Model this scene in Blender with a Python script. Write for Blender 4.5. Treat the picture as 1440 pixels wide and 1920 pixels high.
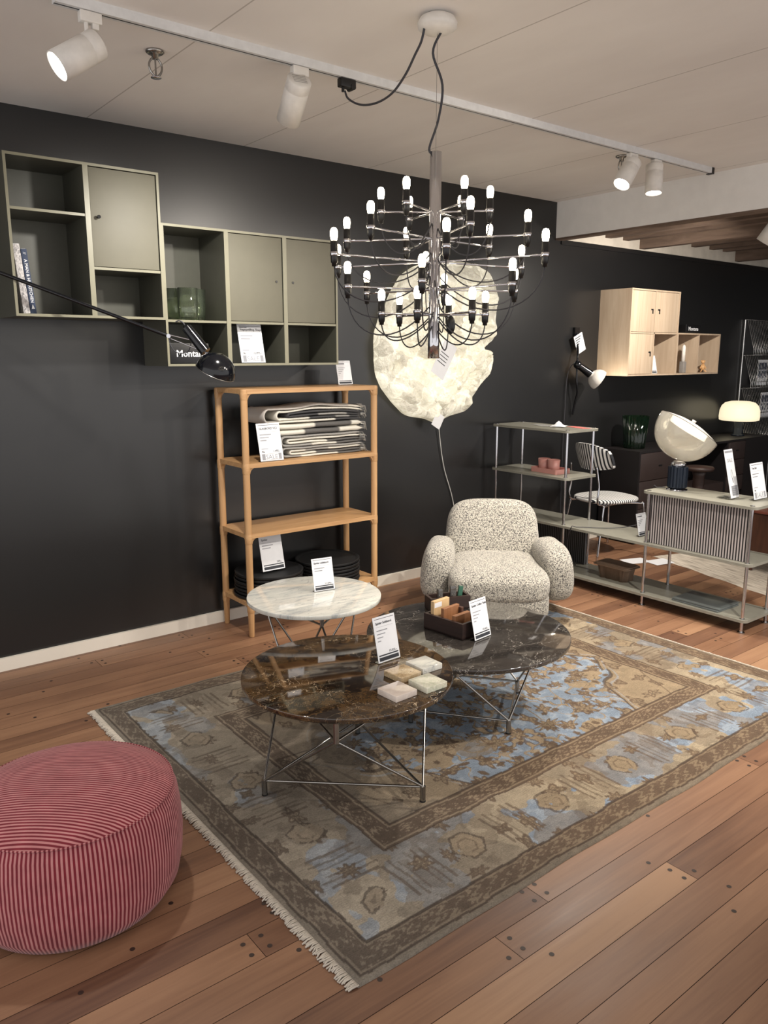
import bpy, bmesh, math, random
import numpy as np
from mathutils import Vector, Matrix

# ---------------------------------------------------------------- scene, camera, light
for o in list(bpy.data.objects):
    bpy.data.objects.remove(o)
SC = bpy.context.scene
COL = SC.collection
random.seed(7)
R = math.radians

YAW, PITCH, FPX, CAMH = R(38.2227), R(11.353), 1475.74, 1.59
WALL = 4.19          # y of the long dark wall
CEIL = 2.73          # height of the ceiling
FASC = 4.99          # x of the white fascia

cam_d = bpy.data.cameras.new('camera')
cam = bpy.data.objects.new('camera', cam_d)
COL.objects.link(cam)
cam.location = (0, 0, CAMH)
cam.rotation_euler = (math.pi / 2 - PITCH, 0, -YAW)
cam_d.sensor_fit = 'VERTICAL'
cam_d.sensor_height = 36.0
cam_d.lens = FPX / 1920 * 36.0
cam_d.clip_start = 0.05
SC.camera = cam

SC.view_settings.view_transform = 'Standard'
SC.view_settings.look = 'None'
SC.view_settings.exposure = 0.56
SC.view_settings.gamma = 1.0
SC.view_settings.use_curve_mapping = False

world = bpy.data.worlds.new('showroom_ambient')
SC.world = world
world.use_nodes = True
bg = world.node_tree.nodes['Background']
bg.inputs[0].default_value = (1.0, 0.97, 0.95, 1)
bg.inputs[1].default_value = 0.88

def aim(o, d):
    o.rotation_euler = Vector(d).to_track_quat('-Z', 'Y').to_euler()

def spot(name, loc, target, watts, size, blend, col=(1, 0.91, 0.80), rad=0.04):
    l = bpy.data.lights.new(name, 'SPOT')
    l.energy = watts
    l.spot_size = R(size)
    l.spot_blend = blend
    l.color = col
    l.shadow_soft_size = rad
    o = bpy.data.objects.new(name, l)
    COL.objects.link(o)
    o.location = loc
    aim(o, Vector(target) - Vector(loc))
    return o

def point(name, loc, watts, col, rad):
    l = bpy.data.lights.new(name, 'POINT')
    l.energy = watts
    l.color = col
    l.shadow_soft_size = rad
    o = bpy.data.objects.new(name, l)
    COL.objects.link(o)
    o.location = loc
    return o

# beams of the spotlights of the showroom (the ones in view and the next track behind the camera)
spot('beam', (1.76, 2.97, 2.42), (1.60, 4.15, 1.0), 60, 125, 0.9, (1, 0.95, 0.88))
spot('beam', (0.88, 2.74, 2.50), (0.2, 2.2, 0.4), 40, 90, 0.9)
spot('beam', (3.88, 2.80, 2.48), (3.35, 2.5, 0.0), 110, 95, 0.8)
spot('beam', (4.25, 2.86, 2.48), (4.3, 2.7, 0.0), 70, 95, 0.8)
spot('beam', (5.32, 2.72, 2.30), (5.75, 4.15, 1.4), 135, 125, 0.8)
spot('beam', (2.9, 0.7, 2.6), (3.3, 2.2, 0.0), 150, 80, 0.8)
spot('beam', (4.6, 0.6, 2.6), (3.3, 3.0, 0.3), 120, 80, 0.8)
spot('beam', (3.3, 1.3, 2.6), (2.5, 4.1, 0.9), 60, 80, 0.8)

# ---------------------------------------------------------------- material helpers
def s2l(c):
    return tuple(((v / 255) / 12.92 if v / 255 <= 0.04045 else (((v / 255) + 0.055) / 1.055) ** 2.4) for v in c)

def C4(c):
    c = tuple(c)
    if max(c) > 1.0:
        c = s2l(c)
    return (*c, 1.0)

class NT:
    def __init__(self, name):
        self.m = bpy.data.materials.new(name)
        self.m.use_nodes = True
        self.t = self.m.node_tree
        self.b = self.t.nodes['Principled BSDF']
    def n(self, typ, ins=None, **props):
        nd = self.t.nodes.new('ShaderNode' + typ)
        for k, v in props.items():
            setattr(nd, k, v)
        if ins:
            for k, v in ins.items():
                self.set(nd, k, v)
        return nd
    def set(self, nd, k, v):
        sock = nd.inputs[k]
        if hasattr(v, 'bl_idname') and hasattr(v, 'outputs'):
            v = v.outputs[0]
        if isinstance(v, bpy.types.NodeSocket):
            self.t.links.new(v, sock)
        else:
            sock.default_value = v
    def bs(self, **kw):
        for k, v in kw.items():
            self.set(self.b, k.replace('_', ' '), v)
        return self
    def coord(self, scale=(1, 1, 1), rot=(0, 0, 0), out='Object'):
        tc = self.n('TexCoord')
        return self.n('Mapping', {0: tc.outputs[out], 2: rot, 3: scale})
    def noise(self, vec, scale, detail=4, rough=0.55, dist=0.0):
        return self.n('TexNoise', {'Vector': vec, 'Scale': scale, 'Detail': detail, 'Roughness': rough, 'Distortion': dist})
    def ramp(self, fac, stops, interp='LINEAR'):
        r = self.n('ValToRGB', {0: fac})
        e = r.color_ramp.elements
        r.color_ramp.interpolation = interp
        while len(e) < len(stops):
            e.new(0.5)
        for el, (p, c) in zip(e, stops):
            el.position = p
            el.color = C4(c)
        return r
    def math(self, op, a, b=0.0, c=0.0):
        return self.n('Math', {0: a, 1: b, 2: c}, operation=op)
    def mix(self, fac, a, b, blend='MIX'):
        m = self.n('Mix', data_type='RGBA', blend_type=blend)
        self.set(m, 0, fac)
        self.set(m, 6, a if not isinstance(a, tuple) else C4(a))
        self.set(m, 7, b if not isinstance(b, tuple) else C4(b))
        return m.outputs[2]
    def bump(self, h, strength=0.2, dist=0.01):
        b = self.n('Bump', {'Height': h, 'Strength': strength, 'Distance': dist})
        self.set(self.b, 'Normal', b)
        return b

def plain(name, col, rough=0.5, metal=0.0, var=0.06, scale=30, bump=0.0, **kw):
    t = NT(name)
    v = t.coord()
    nz = t.noise(v, scale, 3)
    c = C4(col)
    lo = tuple(max(0, x * (1 - var)) for x in c[:3])
    hi = tuple(min(1, x * (1 + var)) for x in c[:3])
    r = t.ramp(nz, [(0.3, lo), (0.7, hi)])
    t.bs(Base_Color=r.outputs[0], Roughness=rough, Metallic=metal)
    if bump:
        t.bump(nz.outputs[0], bump, 0.005)
    for k, val in kw.items():
        t.set(t.b, k.replace('_', ' '), val)
    return t.m

def wood(name, dark, light, rough=0.45, scale=(3, 40, 40), rot=(0, 0, 0)):
    t = NT(name)
    v = t.coord(scale, rot)
    n1 = t.noise(v, 1.0, 6, 0.6, 0.6)
    n2 = t.noise(t.coord((scale[0] * .3, scale[1] * .2, scale[2] * .2), rot), 1.0, 2)
    f = t.math('ADD', t.math('MULTIPLY', n1, 0.7), t.math('MULTIPLY', n2, 0.3))
    r = t.ramp(f, [(0.3, dark), (0.7, light)])
    t.bs(Base_Color=r.outputs[0], Roughness=rough)
    t.bump(n1.outputs[0], 0.05, 0.002)
    return t.m

M = {}
M['wall'] = plain('wall_paint', (24, 24, 25), 0.30, 0, 0.05, 8, 0.02, IOR=1.62)
M['ceiling'] = None
M['white_paint'] = plain('white_paint', (232, 231, 229), 0.6, 0, 0.03, 10)
M['plaster'] = plain('plaster', (190, 182, 170), 0.85, 0, 0.15, 6, 0.1)
M['skirting'] = plain('skirting_paint', (232, 226, 214), 0.4, 0, 0.03, 6)
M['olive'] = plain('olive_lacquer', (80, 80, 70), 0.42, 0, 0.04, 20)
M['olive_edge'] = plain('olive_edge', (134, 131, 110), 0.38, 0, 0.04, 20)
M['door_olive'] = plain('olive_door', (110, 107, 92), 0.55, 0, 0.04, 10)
M['chrome'] = plain('chrome', (200, 200, 205), 0.09, 1.0, 0.02)
M['steel'] = plain('brushed_steel', (165, 163, 160), 0.24, 1.0, 0.05)
M['black_plastic'] = plain('black_plastic', (18, 18, 20), 0.35)
M['black_enamel'] = plain('black_enamel', (10, 12, 17), 0.13)
M['black_tray'] = plain('black_tray', (17, 18, 20), 0.6)
M['rubber'] = plain('rubber', (22, 22, 22), 0.8)
M['white_lamp'] = plain('white_lamp_metal', (222, 218, 212), 0.38)
M['alu'] = plain('painted_aluminium', (214, 214, 214), 0.4)
M['paper'] = plain('paper', (232, 234, 238), 0.6, 0, 0.02)
M['print'] = plain('print_ink', (45, 48, 56), 0.6)
M['print_grey'] = plain('print_grey', (150, 152, 158), 0.6)
M['oak'] = wood('oak', (168, 126, 84), (205, 165, 118), 0.42, (3, 50, 50))
M['oak_v'] = wood('oak_post', (168, 126, 84), (205, 165, 118), 0.42, (50, 50, 3))
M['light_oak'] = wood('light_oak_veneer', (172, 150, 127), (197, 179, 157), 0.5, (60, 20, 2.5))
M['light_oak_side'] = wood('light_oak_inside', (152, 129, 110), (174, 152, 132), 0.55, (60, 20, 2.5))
M['dark_side'] = plain('dark_sideboard', (30, 27, 28), 0.4)
M['dark_front'] = plain('dark_brown_front', (52, 42, 40), 0.45)
M['sage'] = plain('sage_lacquer', (136, 135, 125), 0.38)
M['walnut'] = wood('walnut', (52, 30, 22), (92, 58, 42), 0.5, (30, 30, 3))
M['wenge'] = wood('wenge', (34, 22, 20), (58, 40, 34), 0.5, (6, 40, 40))
M['maple_sample'] = wood('pale_oak_sample', (196, 164, 120), (216, 186, 144), 0.5, (40, 40, 5))
M['teak_sample'] = wood('teak_sample', (128, 84, 54), (160, 112, 76), 0.5, (60, 60, 5))
M['pink'] = plain('pink_glaze', (188, 134, 126), 0.4, 0, 0.03)
M['tub'] = plain('moulded_pulp', (112, 92, 76), 0.8, 0, 0.08, 60, 0.1)
M['candle'] = plain('white_wax', (238, 234, 226), 0.45)
M['stone'] = plain('grey_stone', (140, 136, 132), 0.6)
M['natural_wood'] = wood('figure_wood', (200, 150, 96), (226, 182, 130), 0.4)
M['grey_cloth'] = plain('grey_cloth', (112, 112, 112), 0.95, 0, 0.1, 200, 0.2)
M['magazine'] = plain('magazine_cover', (92, 98, 98), 0.3, 0, 0.12, 7)
M['navy_book'] = plain('navy_cloth', (56, 68, 92), 0.7)
M['joist'] = wood('old_joist', (82, 66, 56), (126, 106, 92), 0.8, (20, 3, 20))
M['board'] = wood('old_ceiling_board', (58, 46, 40), (96, 78, 66), 0.85, (20, 3, 20))
M['cord'] = plain('dark_cord', (52, 52, 58), 0.6)
M['white_cord'] = plain('white_cord', (200, 200, 196), 0.6)
M['vent'] = plain('vent_grey', (150, 146, 142), 0.5)
M['wire'] = plain('chrome_wire', (190, 190, 190), 0.25, 0.9)
M['dark_glass_base'] = plain('blue_black_metal', (18, 28, 42), 0.28, 0.3)

def emis(name, col, st, base=(1, 1, 1)):
    t = NT(name)
    t.bs(Base_Color=C4(base), Emission_Color=C4(col), Emission_Strength=st)
    return t.m
M['led'] = emis('spot_diode', (1.0, 0.97, 0.92), 14)
M['filament'] = emis('lit_bulb', (1.0, 0.86, 0.62), 12)
M['opal'] = emis('lit_opal_shade', (1.0, 0.86, 0.58), 0.62, (0.55, 0.52, 0.44))
M['small_lamp_glow'] = emis('lit_lamp_mouth', (1.0, 0.95, 0.85), 3.0)

def glass(name, col, rough=0.02, ior=1.45):
    t = NT(name)
    nz = t.noise(t.coord((1, 1, 1)), 14, 3)
    t.bs(Base_Color=C4(col), Roughness=rough, IOR=ior, Transmission_Weight=1.0)
    t.bump(nz.outputs[0], 0.12, 0.01)
    return t.m
def thin_glass(name, col, haze=0.08, hazecol=(0.8, 0.8, 0.78)):
    """thin blown glass: clear body, mirror sheen towards the edges, a little haze"""
    t = NT(name)
    nz = t.noise(t.coord((1, 1, 1)), 12, 3)
    bp = t.n('Bump', {'Height': nz.outputs[0], 'Strength': 0.35, 'Distance': 0.01})
    fr = t.n('LayerWeight', {'Blend': 0.35, 'Normal': bp})
    lo_ = t.n('BsdfTransparent', {'Color': C4(col)})
    gl = t.n('BsdfGlossy', {'Color': (1, 1, 1, 1), 'Roughness': 0.05, 'Normal': bp})
    m1 = t.n('MixShader', {0: t.math('MULTIPLY', fr.outputs['Fresnel'], 1.0), 1: lo_.outputs[0], 2: gl.outputs[0]})
    df = t.n('BsdfDiffuse', {'Color': C4(hazecol)})
    tl = t.n('BsdfTranslucent', {'Color': C4(hazecol)})
    m0 = t.n('MixShader', {0: 0.5, 1: df.outputs[0], 2: tl.outputs[0]})
    m2 = t.n('MixShader', {0: haze, 1: m1.outputs[0], 2: m0.outputs[0]})
    t.t.links.new(m2.outputs[0], t.t.nodes['Material Output'].inputs['Surface'])
    return t.m
M['green_glass'] = thin_glass('pale_green_glass', (0.84, 0.88, 0.78), 0.07, (0.40, 0.46, 0.36))
M['dark_green_glass'] = thin_glass('dark_green_glass', (0.22, 0.36, 0.26), 0.10, (0.04, 0.10, 0.06))
M['clear_glass'] = thin_glass('clear_glass', (0.93, 0.92, 0.89), 0.10, (0.80, 0.78, 0.74))
M['acrylic'] = glass('clear_acrylic', (0.97, 0.98, 0.99), 0.02, 1.3)

# ceiling boards: faint seams every 0.867 m along y
t = NT('ceiling_boards')
v = t.coord()
sx = t.n('SeparateXYZ', {0: v})
fr = t.math('FRACT', t.math('DIVIDE', t.math('ADD', sx.outputs[0], 20 * 0.867 - 1.437), 0.867))
seam = t.math('LESS_THAN', t.math('ABSOLUTE', t.math('SUBTRACT', t.math('ABSOLUTE', t.math('SUBTRACT', fr, 0.5)), 0.5)), 0.0035)
nz = t.noise(t.n('Mapping', {0: v, 3: (1.2, 0.5, 1)}), 2.0, 4)
cr = t.ramp(nz, [(0.3, (226, 221, 217)), (0.7, (236, 232, 228))])
t.bs(Base_Color=t.mix(seam, cr.outputs[0], (186, 180, 174)), Roughness=0.75)
t.bump(nz.outputs[0], 0.06, 0.05)
M['ceiling'] = t.m

# floor planks: a tone per plank from the mesh, grain along x
t = NT('floor_planks')
at = t.n('Attribute', attribute_name='tone')
v = t.coord((1.6, 34, 1))
off = t.n('VectorMath', {0: v, 1: at.outputs['Color']}, operation='ADD')
sc = t.n('VectorMath', {0: at.outputs['Color'], 1: (37, 91, 13)}, operation='MULTIPLY')
off = t.n('VectorMath', {0: v, 1: sc}, operation='ADD')
g1 = t.noise(off, 1.0, 6, 0.65, 0.8)
g2 = t.noise(t.n('VectorMath', {0: t.coord((1.0, 5, 1)), 1: sc}, operation='ADD'), 1.3, 3)
f = t.math('ADD', t.math('MULTIPLY', g1, 0.45), t.math('MULTIPLY', g2, 0.55))
f = t.math('ADD', f, t.math('MULTIPLY', t.math('SUBTRACT', at.outputs['Fac'], 0.5), 0.55))
cr = t.ramp(f, [(0.18, (92, 64, 50)), (0.42, (124, 90, 68)), (0.62, (144, 108, 82)), (0.85, (164, 128, 98))])
t.bs(Base_Color=cr.outputs[0], Roughness=t.ramp(g2, [(0.3, (0.38,) * 3), (0.7, (0.52,) * 3)]).outputs[0])
t.bump(g1.outputs[0], 0.05, 0.002)
M['planks'] = t.m
M['plug'] = plain('plank_plug', (52, 38, 32), 0.5)
M['gap'] = plain('plank_gap', (34, 22, 17), 0.9)

# marbles
def marble(name, stops, vein, vscale, vw, nscale, rough=0.06, stretch=(1, 1, 1), dist=0.35, vamt=1.0):
    t = NT(name)
    v = t.coord(stretch)
    wob = t.noise(v, nscale * 1.2, 5, 0.6)
    dv = t.n('VectorMath', {0: v, 1: t.n('VectorMath', {0: wob.outputs['Color'], 1: (dist, dist, dist)}, operation='MULTIPLY')}, operation='ADD')
    base = t.noise(dv, nscale, 8, 0.68, 1.2)
    cr = t.ramp(base, stops)
    vo = t.n('TexVoronoi', {'Vector': dv, 'Scale': vscale}, feature='DISTANCE_TO_EDGE')
    mask = t.noise(v, nscale * 0.8, 3)
    w = t.math('MULTIPLY', t.math('SUBTRACT', mask, 0.40), vw * 4)
    line = t.math('LESS_THAN', vo, t.math('MAXIMUM', w, 0.0))
    vo2 = t.n('TexVoronoi', {'Vector': dv, 'Scale': vscale * 3.1}, feature='DISTANCE_TO_EDGE')
    line2 = t.math('MULTIPLY', t.math('LESS_THAN', vo2, t.math('MULTIPLY', t.math('SUBTRACT', mask, 0.36), vw * 3)), 0.45)
    both = t.math('MULTIPLY', t.math('MAXIMUM', line, line2), vamt)
    t.bs(Base_Color=t.mix(both, cr.outputs[0], vein), Roughness=rough)
    t.set(t.b, 'IOR', 1.8)
    return t.m
M['emperador'] = marble('brown_marble', [(0.30, (20, 15, 13)), (0.45, (40, 30, 24)), (0.53, (92, 70, 44)), (0.58, (48, 36, 28)), (0.66, (104, 82, 54)), (0.78, (140, 114, 80))],
                        (196, 178, 150), 4.6, 0.010, 4.2, dist=0.5)
M['pietra'] = marble('grey_marble', [(0.32, (34, 32, 31)), (0.5, (54, 50, 47)), (0.64, (74, 70, 65)), (0.8, (98, 92, 84))],
                     (150, 145, 138), 5.2, 0.009, 4.2, 0.06, (1, 1.6, 1))
M['carrara'] = marble('white_marble', [(0.34, (176, 180, 180)), (0.48, (214, 214, 206)), (0.7, (232, 230, 222))],
                      (150, 154, 156), 3.2, 0.016, 4.0, 0.07, (1.2, 4.2, 1), 0.25, 0.55)
M['marble_tan'] = marble('tan_marble', [(0.3, (150, 128, 98)), (0.5, (200, 176, 140)), (0.7, (222, 206, 176))], (120, 96, 70), 10, 0.02, 14)
M['marble_green'] = marble('green_white_marble', [(0.3, (190, 196, 170)), (0.5, (224, 222, 204)), (0.7, (236, 232, 220))], (160, 168, 140), 9, 0.02, 12, vamt=0.6)
M['marble_rose'] = marble('rose_limestone', [(0.3, (208, 194, 184)), (0.6, (224, 212, 202)), (0.8, (232, 222, 214))], (200, 184, 172), 9, 0.01, 8, vamt=0.3)

# boucle of the armchair
t = NT('boucle')
v = t.coord()
wob = t.noise(v, 60, 2)
dv = t.n('VectorMath', {0: v, 1: t.n('VectorMath', {0: wob.outputs['Color'], 1: (0.012,) * 3}, operation='MULTIPLY')}, operation='ADD')
n1 = t.noise(dv, 150, 3, 0.6)
vo = t.n('TexVoronoi', {'Vector': dv, 'Scale': 125}, feature='F1')
f = t.math('ADD', t.math('MULTIPLY', n1, 0.9), t.math('MULTIPLY', vo, 0.25))
cr = t.ramp(f, [(0.49, (204, 200, 188)), (0.58, (174, 169, 158)), (0.65, (108, 105, 101)), (0.75, (72, 71, 71))])
t.bs(Base_Color=cr.outputs[0], Roughness=0.95)
t.set(t.b, 'Sheen Weight', 0.3)
t.bump(t.math('SUBTRACT', 1.0, f).outputs[0], 0.8, 0.012)
M['boucle'] = t.m

# striped cloth of the pouf: side stripes by angle, top stripes parallel
def pouf_mat(name, top):
    t = NT(name)
    tc = t.n('TexCoord')
    sx = t.n('SeparateXYZ', {0: tc.outputs['Object']})
    if top:
        s = t.math('ADD', t.math('MULTIPLY', sx.outputs[1], 100), 0.2)
    else:
        ang = t.math('ARCTAN2', sx.outputs[1], sx.outputs[0])
        s = t.math('MULTIPLY', ang, 164 / (2 * math.pi))
    fr = t.math('FRACT', t.math('ADD', s, 500))
    st = t.n('MapRange', {0: t.math('ABSOLUTE', t.math('SUBTRACT', fr, 0.5)), 1: 0.21, 2: 0.29})
    nz = t.noise(tc.outputs['Object'], 22, 3)
    red = t.ramp(nz, [(0.3, (100, 10, 28)), (0.7, (122, 18, 38))])
    pk = t.ramp(nz, [(0.3, (176, 112, 114)), (0.7, (192, 130, 130))])
    t.bs(Base_Color=t.mix(st, red.outputs[0], pk.outputs[0]), Roughness=0.85)
    t.set(t.b, 'Sheen Weight', 0.12)
    t.bump(st.outputs[0], 0.35, 0.004)
    return t.m
M['pouf_side'] = pouf_mat('striped_velvet_side', False)
M['pouf_top'] = pouf_mat('striped_velvet_top', True)

def stripes(name, a, b, period, axis, duty=0.5, rough=0.6, bumps=0.3):
    t = NT(name)
    tc = t.n('TexCoord')
    sx = t.n('SeparateXYZ', {0: tc.outputs['Object']})
    fr = t.math('FRACT', t.math('ADD', t.math('DIVIDE', sx.outputs[axis], period), 300))
    st = t.n('MapRange', {0: t.math('ABSOLUTE', t.math('SUBTRACT', fr, 0.5)), 1: duty * .5 - .03, 2: duty * .5 + .03})
    t.bs(Base_Color=t.mix(st, C4(a)[:3], C4(b)[:3]), Roughness=rough)
    t.bump(st.outputs[0], bumps, 0.004)
    return t.m
M['panel_stripe'] = stripes('ribbed_panel', (20, 19, 22), (178, 170, 170), 0.0172, 1, 0.46, bumps=0.12)
M['panel_stripe_dim'] = stripes('ribbed_dark_panel', (20, 20, 22), (92, 92, 94), 0.0172, 1, 0.55)
M['chair_stripe'] = stripes('striped_upholstery', (34, 36, 42), (228, 228, 226), 0.021, 0, 0.45, 0.8)
M['chair_stripe_back'] = stripes('striped_upholstery_back', (34, 36, 42), (228, 228, 226), 0.024, 1, 0.45, 0.8)

# wool throws: tone from the mesh
t = NT('wool')
at = t.n('Attribute', attribute_name='tone')
nz = t.noise(t.coord(), 260, 3)
dk = t.mix(0.30, at.outputs['Color'], nz.outputs['Color'], 'OVERLAY')
t.bs(Base_Color=t.mix(t.math('MULTIPLY', nz, 0.25), at.outputs['Color'], (60, 58, 56)), Roughness=0.95)
t.bump(nz.outputs[0], 0.4, 0.004)
M['wool'] = t.m

# old rug: knotted pattern from the mesh plus pile noise
t = NT('rug_pile')
at = t.n('Attribute', attribute_name='tone')
n1 = t.noise(t.coord((1, 1, 1)), 230, 3)
n2 = t.noise(t.coord((40, 220, 1)), 1.0, 2)
f = t.math('ADD', t.math('MULTIPLY', n1, 0.6), t.math('MULTIPLY', n2, 0.4))
dark = t.n('Mix', data_type='RGBA', blend_type='MULTIPLY')
t.set(dark, 0, 1.0)
t.set(dark, 6, at.outputs['Color'])
t.set(dark, 7, t.ramp(f, [(0.3, (0.48,) * 3), (0.7, (1.0,) * 3)]).outputs[0])
t.bs(Base_Color=dark.outputs[2], Roughness=0.95)
t.bump(f.outputs[0], 0.5, 0.004)
M['rug'] = t.m
M['fringe'] = plain('cotton_fringe', (190, 182, 170), 0.95, 0, 0.12, 90, 0.3)
t = NT('pale_rug')
v = t.coord((3, 30, 1))
n1 = t.noise(v, 2, 5)
t.bs(Base_Color=t.ramp(n1, [(0.3, (140, 132, 122)), (0.5, (196, 186, 172)), (0.7, (220, 212, 200))]).outputs[0], Roughness=0.95)
t.bump(n1.outputs[0], 0.4, 0.01)
M['pale_rug'] = t.m
t = NT('silver_book')
n1 = t.noise(t.coord((40, 40, 20)), 3, 5, 0.7, 1.0)
t.bs(Base_Color=t.ramp(n1, [(0.35, (110, 108, 112)), (0.55, (214, 210, 208))]).outputs[0], Roughness=0.5)
M['silver_book'] = t.m

# crumpled paper of the wall lamp, lit from inside
t = NT('lamp_paper')
v = t.coord()
wob = t.noise(v, 5, 4, 0.6)
dv = t.n('VectorMath', {0: v, 1: t.n('VectorMath', {0: wob.outputs['Color'], 1: (.22, .22, .22)}, operation='MULTIPLY')}, operation='ADD')
n1 = t.noise(dv, 6, 6, 0.65, 1.0)
n2 = t.noise(v, 70, 4, 0.7)
vc = t.n('TexVoronoi', {'Vector': dv, 'Scale': 7.0}, feature='F1')          # overlapping folds: layers of paper of different thickness
ve = t.n('TexVoronoi', {'Vector': dv, 'Scale': 7.0}, feature='DISTANCE_TO_EDGE')
lay = t.n('SeparateColor', {0: vc.outputs['Color']})
thick = t.math('ADD', t.math('ADD', t.math('MULTIPLY', n1, 0.8), t.math('MULTIPLY', lay.outputs[0], 0.30)), t.math('MULTIPLY', n2, 0.16))
crease = t.n('MapRange', {0: ve, 1: 0.0, 2: 0.035, 3: 0.22, 4: 0.0})
glow = t.n('MapRange', {0: t.math('ADD', thick, crease), 1: 0.42, 2: 0.82, 3: 0.08, 4: 0.62})
base = t.ramp(n1, [(0.3, (222, 218, 206)), (0.7, (244, 241, 230))])
tr = t.n('BsdfTranslucent', {'Color': C4((255, 248, 226))})
t.bs(Base_Color=base.outputs[0], Roughness=0.6, Emission_Color=C4((1.0, 0.93, 0.72)), Emission_Strength=glow.outputs[0])
hh = t.math('ADD', t.math('MULTIPLY', thick, 0.8), t.math('MULTIPLY', ve, 1.2))
bp = t.bump(hh.outputs[0], 1.0, 0.05)
mx = t.n('MixShader', {0: 0.22, 1: t.b.outputs[0], 2: tr.outputs[0]})
t.t.links.new(mx.outputs[0], t.t.nodes['Material Output'].inputs['Surface'])
M['lamp_paper'] = t.m

# ---------------------------------------------------------------- mesh helpers
class MB:
    """collects shapes and links them as ONE mesh object"""
    def __init__(self):
        self.v, self.f, self.s, self.c = [], [], [], None
    def add(self, vs, fs, smooth=False, mat=None):
        o = len(self.v)
        if mat is not None:
            vs = [mat @ Vector(p) for p in vs]
        self.v += [tuple(p) for p in vs]
        self.f += [tuple(i + o for i in f) for f in fs]
        self.s += [smooth] * len(fs)
        return self
    def box(self, a, b, mat=None, bev=0.0):
        (x0, y0, z0), (x1, y1, z1) = a, b
        x0, x1 = min(x0, x1), max(x0, x1); y0, y1 = min(y0, y1), max(y0, y1); z0, z1 = min(z0, z1), max(z0, z1)
        if bev <= 0:
            vs = [(x, y, z) for x in (x0, x1) for y in (y0, y1) for z in (z0, z1)]
            fs = [(0, 1, 3, 2), (4, 6, 7, 5), (0, 4, 5, 1), (2, 3, 7, 6), (0, 2, 6, 4), (1, 5, 7, 3)]
            return self.add(vs, fs, False, mat)
        bm = bmesh.new()
        bmesh.ops.create_cube(bm, size=1)
        for p in bm.verts:
            p.co = Vector(((x0 + x1) / 2 + p.co.x * (x1 - x0), (y0 + y1) / 2 + p.co.y * (y1 - y0), (z0 + z1) / 2 + p.co.z * (z1 - z0)))
        bmesh.ops.bevel(bm, geom=list(bm.edges), offset=bev, segments=3, profile=0.5, affect='EDGES')
        return self.bm(bm, True, mat)
    def bm(self, bm, smooth=False, mat=None):
        bm.verts.index_update()
        vs = [tuple(p.co) for p in bm.verts]
        fs = [tuple(q.index for q in f.verts) for f in bm.faces]
        bm.free()
        return self.add(vs, fs, smooth, mat)
    def lathe(self, prof, n=32, mat=None, smooth=True, caps=True):
        vs, fs = [], []
        for r, z in prof:
            for k in range(n):
                a = 2 * math.pi * k / n
                vs.append((r * math.cos(a), r * math.sin(a), z))
        for i in range(len(prof) - 1):
            for k in range(n):
                k2 = (k + 1) % n
                fs.append((i * n + k, i * n + k2, (i + 1) * n + k2, (i + 1) * n + k))
        if caps:
            if prof[0][0] > 1e-5: fs.append(tuple(reversed(range(n))))
            if prof[-1][0] > 1e-5: fs.append(tuple((len(prof) - 1) * n + k for k in range(n)))
        return self.add(vs, fs, smooth, mat)
    def cyl(self, p0, p1, r0, r1=None, n=16, smooth=True):
        r1 = r0 if r1 is None else r1
        p0, p1 = Vector(p0), Vector(p1)
        d = p1 - p0
        q = d.to_track_quat('Z', 'Y').to_matrix().to_4x4()
        mt = Matrix.Translation(p0) @ q
        L = d.length
        vs = [(r0 * math.cos(2 * math.pi * k / n), r0 * math.sin(2 * math.pi * k / n), 0) for k in range(n)]
        vs += [(r1 * math.cos(2 * math.pi * k / n), r1 * math.sin(2 * math.pi * k / n), L) for k in range(n)]
        self.add(vs, [(k, (k + 1) % n, n + (k + 1) % n, n + k) for k in range(n)], smooth, mt)
        self.add(vs[:n], [tuple(reversed(range(n)))], False, mt)
        self.add(vs[n:], [tuple(range(n))], False, mt)
        return self
    def tube(self, pts, r, n=8, closed=False):
        pts = [Vector(p) for p in pts]
        m = len(pts)
        vs, fs = [], []
        up = None
        for i, p in enumerate(pts):
            a = pts[i - 1] if (i > 0 or closed) else p
            b = pts[(i + 1) % m] if (i < m - 1 or closed) else p
            tdir = (b - a).normalized()
            if up is None:
                up = tdir.orthogonal().normalized()
            else:
                up = (up - tdir * up.dot(tdir))
                up = up.normalized() if up.length > 1e-6 else tdir.orthogonal().normalized()
            w = tdir.cross(up)
            rr = r[i] if isinstance(r, (list, tuple)) else r
            for k in range(n):
                an = 2 * math.pi * k / n
                vs.append(p + up * (rr * math.cos(an)) + w * (rr * math.sin(an)))
        for i in range(m - (0 if closed else 1)):
            j = (i + 1) % m
            for k in range(n):
                k2 = (k + 1) % n
                fs.append((i * n + k, i * n + k2, j * n + k2, j * n + k))
        if not closed:
            fs.append(tuple(reversed(range(n))))
            fs.append(tuple((m - 1) * n + k for k in range(n)))
        return self.add(vs, fs, True)
    def prism(self, poly, z0, z1, mat=None, smooth=False):
        n = len(poly)
        vs = [(x, y, z0) for x, y in poly] + [(x, y, z1) for x, y in poly]
        fs = [tuple(reversed(range(n))), tuple(range(n, 2 * n))]
        self.add(vs, fs, False, mat)
        return self.add(vs, [(k, (k + 1) % n, n + (k + 1) % n, n + k) for k in range(n)], smooth, mat)
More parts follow.
